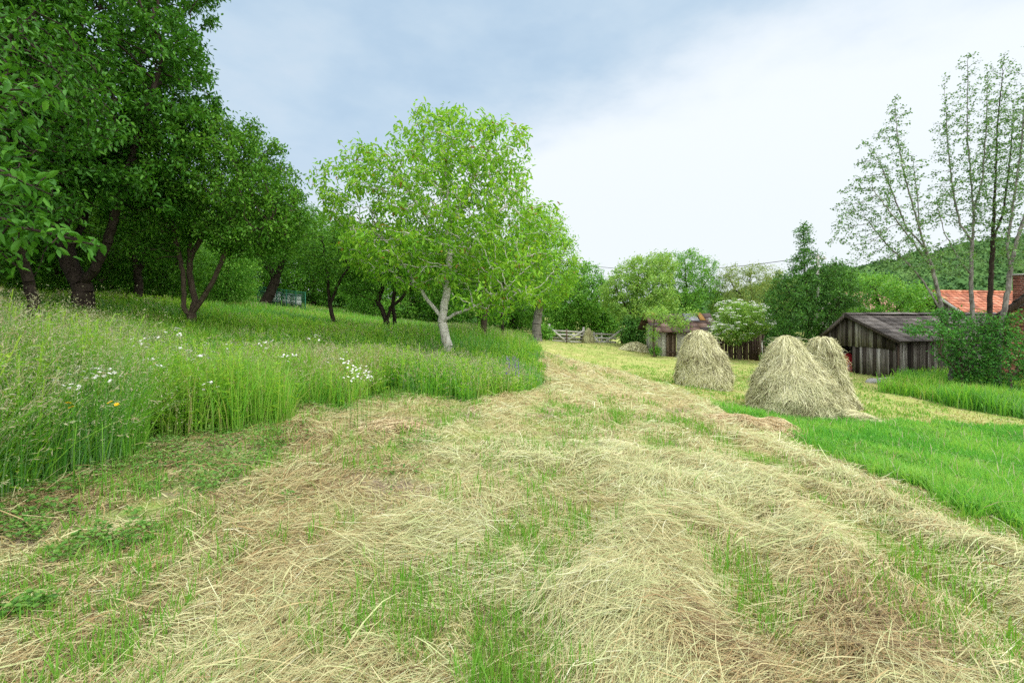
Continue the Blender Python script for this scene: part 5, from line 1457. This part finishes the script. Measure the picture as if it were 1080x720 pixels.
# ------------------------------------------------------------------ stones and old boards before the barn
def stone(label, px, py, Y, sx, sy, sz, seed):
    x = (px - CX) / F * Y; z = gz(x, Y); nu, nv_ = 18, 10
    U, V_ = np.meshgrid(np.linspace(0, 2 * np.pi, nu, False), np.linspace(-.6, 1.5, nv_))
    R = 1 + .35 * (fbm(np.cos(U) * 1.6 + seed, np.sin(U) * 1.6 + V_ * 1.4, seed) - .5)
    p = np.stack([np.cos(U) * np.cos(V_) * sx * R, np.sin(U) * np.cos(V_) * sy * R, np.sin(V_) * sz * R], -1).reshape(-1, 3)
    i = np.arange(nv_ - 1)[:, None] * nu; k = np.arange(nu)[None]; k2 = (k + 1) % nu
    mb = MB(); mb.raw(p, np.stack([i + k, i + k2, i + nu + k2, i + nu + k], -1).reshape(-1, 4), r=.5)
    tag(mb.build('stone', M['stone'], None, (x, Y, z), True), label, 'stone')


stone('flat pale stone lying in front of the barn wall', 920, 398, 18.3, .26, .2, .17, 1)
stone('smaller grey stone close right of the flat pale one by the barn', 930, 398, 18.5, .16, .14, .12, 2)
Y = 18.25; x = (929 - CX) / F * Y; z = gz(x + .4, Y)
root = thing('board_pile', 'pile of old grey boards lying along the foot of the barn wall', 'boards', (x, Y, z))
for k in range(7):
    m = MB(); dx = random.uniform(-.1, .12); lay = k // 3
    m.beam((dx, -.05 + .16 * (k % 3), .08 + .07 * lay), (1.25 + dx, .1 + .15 * (k % 3), .09 + .07 * lay), .15, .045, (0, 1, 0)); m.build('board', M['grey_wood'], root)

# ------------------------------------------------------------------ wildflowers: each plant a thing, copied
def flower_plant(seed, kind, ht):
    rs = np.random.default_rng(seed)
    lab = {'white': 'white flower heads on a thin stalk rising out of the tall meadow grass', 'yellow': 'single yellow flower low in the front of the tall grass', 'violet': 'violet flower spike in the tall grass right of the walnut trunk'}[kind]
    grp = {'white': 'white wildflowers in the tall grass', 'yellow': 'yellow wildflowers', 'violet': 'violet wildflowers'}[kind]
    r = thing('wildflower', lab, 'flower', (0, 0, 0), grp)
    sm = MB(); heads = []
    nb = 6 if kind == 'white' else (2 if kind == 'yellow' else 1)
    sm.tube([(0, 0, -.05), (.01, 0, ht * .5), (.03, .01, ht * .8)], [.005, .004, .003], 5)
    for k in range(nb):
        a = rs.uniform(0, 6.28); d = rs.uniform(.02, .13) if nb > 1 else .01; top = np.array([.03 + math.cos(a) * d, .01 + math.sin(a) * d, ht * rs.uniform(.9, 1.03)])
        sm.tube([(.03, .01, ht * .78), top], [.003, .002], 4)
        if kind == 'violet':
            n = 50; z = rs.uniform(-.02, .28, n); aa = rs.uniform(0, 6.28, n); rr = .022 * np.interp(z, [-.02, .28], [1, .3])
            p = top + np.stack([np.cos(aa) * rr, np.sin(aa) * rr, z - .1], -1)
            v, q = leaf_quads(p, np.stack([np.cos(aa), np.sin(aa), np.full(n, .3)], -1), norm(rs.normal(0, 1, (n, 3))), np.full(n, .028), np.full(n, .018))
        else:
            n = 16; aa = np.arange(n) / n * 6.283 + rs.uniform(0, 1); tl = rs.normal(0, .35, 3)
            ax = np.stack([np.cos(aa), np.sin(aa), .15 + tl[0] * np.cos(aa) + tl[1] * np.sin(aa)], -1)
            v, q = leaf_quads(np.repeat(top[None], n, 0), ax, np.tile([tl[0] * -.5, tl[1] * -.5, 1.], (n, 1)), rs.uniform(.019, .03, n), np.full(n, .012), True)
        fm = MB(); heads.append(fm); fm.raw(v, q, r=np.repeat(rs.uniform(0, 1, len(v) // (6 if kind != 'violet' else 4)), 6 if kind != 'violet' else 4))
    sm.build('stem', M['weed'], r); [f.build('flower_head', M[{'white': 'petal', 'yellow': 'yellow', 'violet': 'purple'}[kind]], r) for f in heads]
    return r


protos = [flower_plant(1, 'white', 1.0), flower_plant(2, 'white', 1.0), flower_plant(3, 'white', 1.0)]
used = [False] * 3


def put(px, py, Y, s=None, kind=0, label=None, grp=None):
    X = (px - CX) / F * Y; z = gz(X, Y); top = min(EYE - (py - HY) / F * Y, z + float(mh(np.array([X]), np.array([Y]))[0]) * 1.12 + .12)
    sc = max(top - z, .25) if s is None else s
    r = copy_thing(protos[kind], (X, Y, z - .02), random.uniform(0, 6.28), (max(.5, sc * .6 + .2), max(.5, sc * .6 + .2), sc), label, grp)
    return r


spots = [(28, 378, 4.4), (38, 372, 4.6), (42, 385, 4.2), (55, 370, 4.8), (58, 380, 4.5), (70, 388, 4.4), (88, 380, 4.6), (97, 385, 4.4), (103, 390, 4.2), (117, 386, 4.6), (32, 396, 4.0), (36, 399, 4.0), (64, 349, 5.6), (88, 346, 6.0),
         (53, 342, 7.0), (148, 357, 6.0), (137, 350, 6.5), (168, 354, 6.2), (187, 362, 6.0), (172, 383, 5.2), (227, 401, 4.9), (150, 343, 7.5), (190, 340, 8), (205, 352, 7.2), (218, 336, 8.5), (240, 346, 7.6), (258, 352, 7.4),
         (275, 345, 8), (120, 336, 8.5), (98, 362, 5.5), (372, 372, 6.4), (375, 378, 6.2), (383, 371, 6.4), (378, 384, 6.1), (387, 380, 6.3), (392, 390, 6.2), (365, 366, 6.8), (380, 366, 6.6), (361, 357, 7.6), (385, 394, 6.1), (310, 358, 7.4), (330, 352, 8),
         (60, 394, 4.1), (15, 402, 3.9), (80, 402, 4.0), (133, 372, 5.2), (160, 372, 5.4), (345, 362, 7), (370, 390, 6), (303, 370, 6.6)]
for i, (px, py, Y) in enumerate(spots):
    right = px > 340
    put(px + random.uniform(-2, 2), py, Y, None, i % 3, 'white flower heads in the dense cluster left of the walnut trunk' if right else ('white flower heads on a thin stalk at the near left end of the tall grass' if px < 130 and Y < 5 else 'white flower heads scattered over the tall grass below the apple tree'),
        'white flowers left of the walnut' if right else ('white flowers at the near left' if px < 130 and Y < 5 else 'white flowers below the apple tree'))
for p in protos:      # the sources stand among the others
    p['label'] = 'white flower heads scattered over the tall grass below the apple tree'; p['group'] = 'white flowers below the apple tree'
for p, (px, py, Y) in zip(protos, [(212, 372, 5.6), (283, 360, 7), (180, 346, 7.2)]):
    X = (px - CX) / F * Y; p.location = (X, Y, gz(X, Y)); h_ = EYE - (py - HY) / F * Y - gz(X, Y); p.scale = (1, 1, max(.4, h_))
ye = flower_plant(5, 'yellow', .75)
for k, (px, py, Y, lb) in enumerate([(77, 424, 3.75, 'yellow flower low in the tall grass, the left one of two'), (108, 425, 3.75, 'yellow flower low in the tall grass, the right one of two')]):
    X = (px - CX) / F * Y; z = gz(X, Y); h_ = (EYE - (py - HY) / F * Y - z) / .75
    if k == 0: ye.location = (X, Y, z); ye.scale = (.8, .8, h_); ye['label'] = lb
    else: copy_thing(ye, (X, Y, z), 2, (.8, .8, h_), lb)
vi = flower_plant(6, 'violet', .55)
for k, (px, Y) in enumerate([(541, 8.9), (545, 8.6), (537, 9.1)]):
    X = (px - CX) / F * Y; z = gz(X, Y)
    if k == 0: vi.location = (X, Y, z); vi['label'] = 'violet flower spike in the tall grass right of the walnut trunk'
    else: copy_thing(vi, (X, Y, z), k, .95 + .1 * k)

# ------------------------------------------------------------------ wooded hill in the distance
hx = np.arange(20, 330, 1.4); hy = np.arange(130, 300, 1.4)
HX, HYg = np.meshgrid(hx, hy)
YR = 255.0
pxr = HX / YR * F + CX
crest = EYE + (HY - np.interp(pxr, [580, 640, 760, 850, 933, 970, 1020, 1080, 1200, 1400], [334, 332, 318, 300, 287, 277, 272, 262, 250, 246])) * YR / F
base = -4.0
prof = sstep(130, YR, HYg) * (1 - .5 * sstep(YR, 300, HYg))
HZ = base + (crest - base) * prof + 7 * (fbm(HX / 40, HYg / 40, 95) - .5) * prof


def canopy(x, y, s, cell):
    i = np.floor(x / cell); j = np.floor(y / cell); best = np.zeros(x.shape)
    for a in (-1, 0, 1):
        for b in (-1, 0, 1):
            cx_ = (i + a + _hash(i + a, j + b, s)) * cell; cy_ = (j + b + _hash(i + a, j + b, s + 1)) * cell; rr = cell * (.5 + .45 * _hash(i + a, j + b, s + 2))
            d = ((x - cx_) ** 2 + (y - cy_) ** 2) / rr ** 2
            best = np.maximum(best, np.sqrt(np.clip(1 - d, 0, 1)) * rr * .8)
    return best


cz = canopy(HX, HYg, 3, 8.5)
HZ = HZ + cz + .6 * (fbm(HX / 1.7, HYg / 1.7, 97) - .5)
nxh, nyh = len(hx), len(hy)
ii = np.arange(nyh - 1)[:, None] * nxh + np.arange(nxh - 1)[None]
hq = np.stack([ii, ii + 1, ii + nxh + 1, ii + nxh], -1).reshape(-1, 4)
tone = _hash(np.floor(HX / 8.5), np.floor(HYg / 8.5), 5) * .5 + .5 * fbm(HX / 6, HYg / 6, 99)
M['woods'] = foliage_mat('wooded_slope', [(0, (.035, .085, .03)), (.5, (.065, .145, .04)), (1, (.11, .20, .05))], 0, .9, .1)
hill = link('hill', mesh_from('hill', np.stack([HX, HYg, HZ], -1).reshape(-1, 3), hq, None, {'rnd': tone.ravel()}, False), M['woods'])
tag(hill, kind='structure')
k = rng.integers(0, HX.size, 90000); kk = cz.ravel()[k] > .3; k = k[kk]; n = len(k)
p = np.stack([HX.ravel()[k], HYg.ravel()[k], HZ.ravel()[k] + .1], -1) + rng.normal(0, .5, (n, 3))
v, q = leaf_quads(p, rng.normal(0, 1, (n, 3)), norm(rng.normal(0, .6, (n, 3)) + [0, -.4, 1]), rng.uniform(.9, 2.0, n), rng.uniform(.7, 1.4, n))
tag(link('woods', mesh_from('woods', v, q, None, {'rnd': np.repeat(np.clip(tone.ravel()[k] + rng.normal(0, .15, n), 0, 1), 4)}), M['woods']), 'far wooded hillside covered with dense green treetops', 'woods', None, 'stuff')
# ------------------------------------------------------------------ sky, sun, camera
SUN_EL, SUN_AZ = math.radians(60), math.radians(115)     # azimuth from +y towards +x: high, from behind the camera
w = bpy.data.worlds.new('World'); scene.world = w; w.use_nodes = True
nt = w.node_tree; nt.nodes.clear(); L = nt.links
tc = N_(nt, 'ShaderNodeTexCoord')
sky = N_(nt, 'ShaderNodeTexSky', sky_type='NISHITA'); sky.sun_disc = False
sky.sun_elevation = SUN_EL; sky.sun_rotation = SUN_AZ; sky.air_density = 1.0; sky.dust_density = 1.5


def M_(op, a, b=None, c=None, clamp=False):
    n = N_(nt, 'ShaderNodeMath', operation=op, use_clamp=clamp)
    for i, v in enumerate((a, b, c)):
        if v is None: continue
        if isinstance(v, (int, float)): n.inputs[i].default_value = v
        else: L.new(v, n.inputs[i])
    return n.outputs[0]


def wnoise(sc, det, ro, stretch=(1, 1, 1)):
    mp = N_(nt, 'ShaderNodeMapping'); mp.inputs['Scale'].default_value = stretch; L.new(tc.outputs['Generated'], mp.inputs[0])
    n = N_(nt, 'ShaderNodeTexNoise'); n.inputs['Scale'].default_value = sc; n.inputs['Detail'].default_value = det; n.inputs['Roughness'].default_value = ro
    L.new(mp.outputs[0], n.inputs['Vector']); return n.outputs['Fac']


sep = N_(nt, 'ShaderNodeSeparateXYZ'); L.new(tc.outputs['Generated'], sep.inputs[0])
dotn = N_(nt, 'ShaderNodeVectorMath', operation='DOT_PRODUCT'); L.new(tc.outputs['Generated'], dotn.inputs[0])
nv = np.array([.284, .231, -.706]); nv /= np.linalg.norm(nv); dotn.inputs[1].default_value = nv
n1 = wnoise(2.6, 7, .55, (1, 1, 2.2)); n2 = wnoise(6, 8, .55, (1, 1, 2))
edge = M_('ADD', dotn.outputs['Value'], M_('MULTIPLY', M_('SUBTRACT', n1, .5), .26))
white = N_(nt, 'ShaderNodeMapRange', interpolation_type='SMOOTHSTEP'); L.new(edge, white.inputs[0]); white.inputs[1].default_value = -.11; white.inputs[2].default_value = .07
cl = ramp(nt, [(.30, (3.3, 4.45, 5.7)), (.45, (3.8, 5.0, 6.2)), (.56, (4.4, 5.5, 6.5)), (.75, (5.4, 6.1, 6.8))], M_('ADD', M_('MULTIPLY', n1, .72), M_('MULTIPLY', n2, .28)))
mixw = N_(nt, 'ShaderNodeMix', data_type='RGBA'); L.new(white.outputs[0], mixw.inputs[0]); L.new(cl, mixw.inputs[6]); mixw.inputs[7].default_value = (7.2, 7.6, 7.9, 1)
hz = N_(nt, 'ShaderNodeMapRange', interpolation_type='SMOOTHSTEP'); L.new(sep.outputs['Z'], hz.inputs[0]); hz.inputs[1].default_value = .38; hz.inputs[2].default_value = .05
mixh = N_(nt, 'ShaderNodeMix', data_type='RGBA'); L.new(M_('MULTIPLY', hz.outputs[0], .8), mixh.inputs[0]); L.new(mixw.outputs[2], mixh.inputs[6]); mixh.inputs[7].default_value = (6.7, 7.1, 7.4, 1)
# bright thin overcast overhead and behind the camera
back_ = N_(nt, 'ShaderNodeMapRange', interpolation_type='SMOOTHSTEP'); L.new(M_('ADD', M_('SUBTRACT', M_('MULTIPLY', sep.outputs['Z'], 1.15), M_('MULTIPLY', sep.outputs['Y'], .75)), M_('MULTIPLY', sep.outputs['X'], .25)), back_.inputs[0]); back_.inputs[1].default_value = .15; back_.inputs[2].default_value = 1.0
mixb = N_(nt, 'ShaderNodeMix', data_type='RGBA'); L.new(back_.outputs[0], mixb.inputs[0]); L.new(mixh.outputs[2], mixb.inputs[6]); mixb.inputs[7].default_value = (20, 20.2, 20.4, 1)
fin = N_(nt, 'ShaderNodeMix', data_type='RGBA'); fin.inputs[0].default_value = .88; L.new(sky.outputs[0], fin.inputs[6]); L.new(mixb.outputs[2], fin.inputs[7])
bg = N_(nt, 'ShaderNodeBackground'); bg.inputs['Strength'].default_value = .1; L.new(fin.outputs[2], bg.inputs[0])
wo = N_(nt, 'ShaderNodeOutputWorld'); L.new(bg.outputs[0], wo.inputs[0])

sl = bpy.data.lights.new('sun', 'SUN'); sl.energy = 1.5; sl.angle = math.radians(11); sl.color = (1, .96, .90)
so = bpy.data.objects.new('sun', sl); COL.objects.link(so)
so.rotation_euler = (math.pi / 2 - SUN_EL, 0, math.pi - SUN_AZ + 0.0)

cam = bpy.data.cameras.new('camera'); co = bpy.data.objects.new('camera', cam); COL.objects.link(co)
cam.sensor_width = 36; cam.lens = F / 1080 * 36; cam.shift_y = -30 / 1080 * -1 * -1
co.location = (0, 0, EYE); co.rotation_euler = (math.pi / 2, 0, 0); cam.clip_start = .05; cam.clip_end = 3000
scene.camera = co

scene.render.engine = 'CYCLES'
cy = scene.cycles
cy.max_bounces = 7; cy.diffuse_bounces = 3; cy.glossy_bounces = 2; cy.transmission_bounces = 3; cy.transparent_max_bounces = 4; cy.volume_bounces = 0
cy.use_adaptive_sampling = True; cy.adaptive_threshold = .015
cy.use_denoising = False
cy.sample_clamp_indirect = 6
vs = scene.view_settings; vs.view_transform = 'Standard'; vs.look = 'None'; vs.exposure = 0.5; vs.gamma = 1; vs.use_curve_mapping = False
scene.display_settings.display_device = 'sRGB'
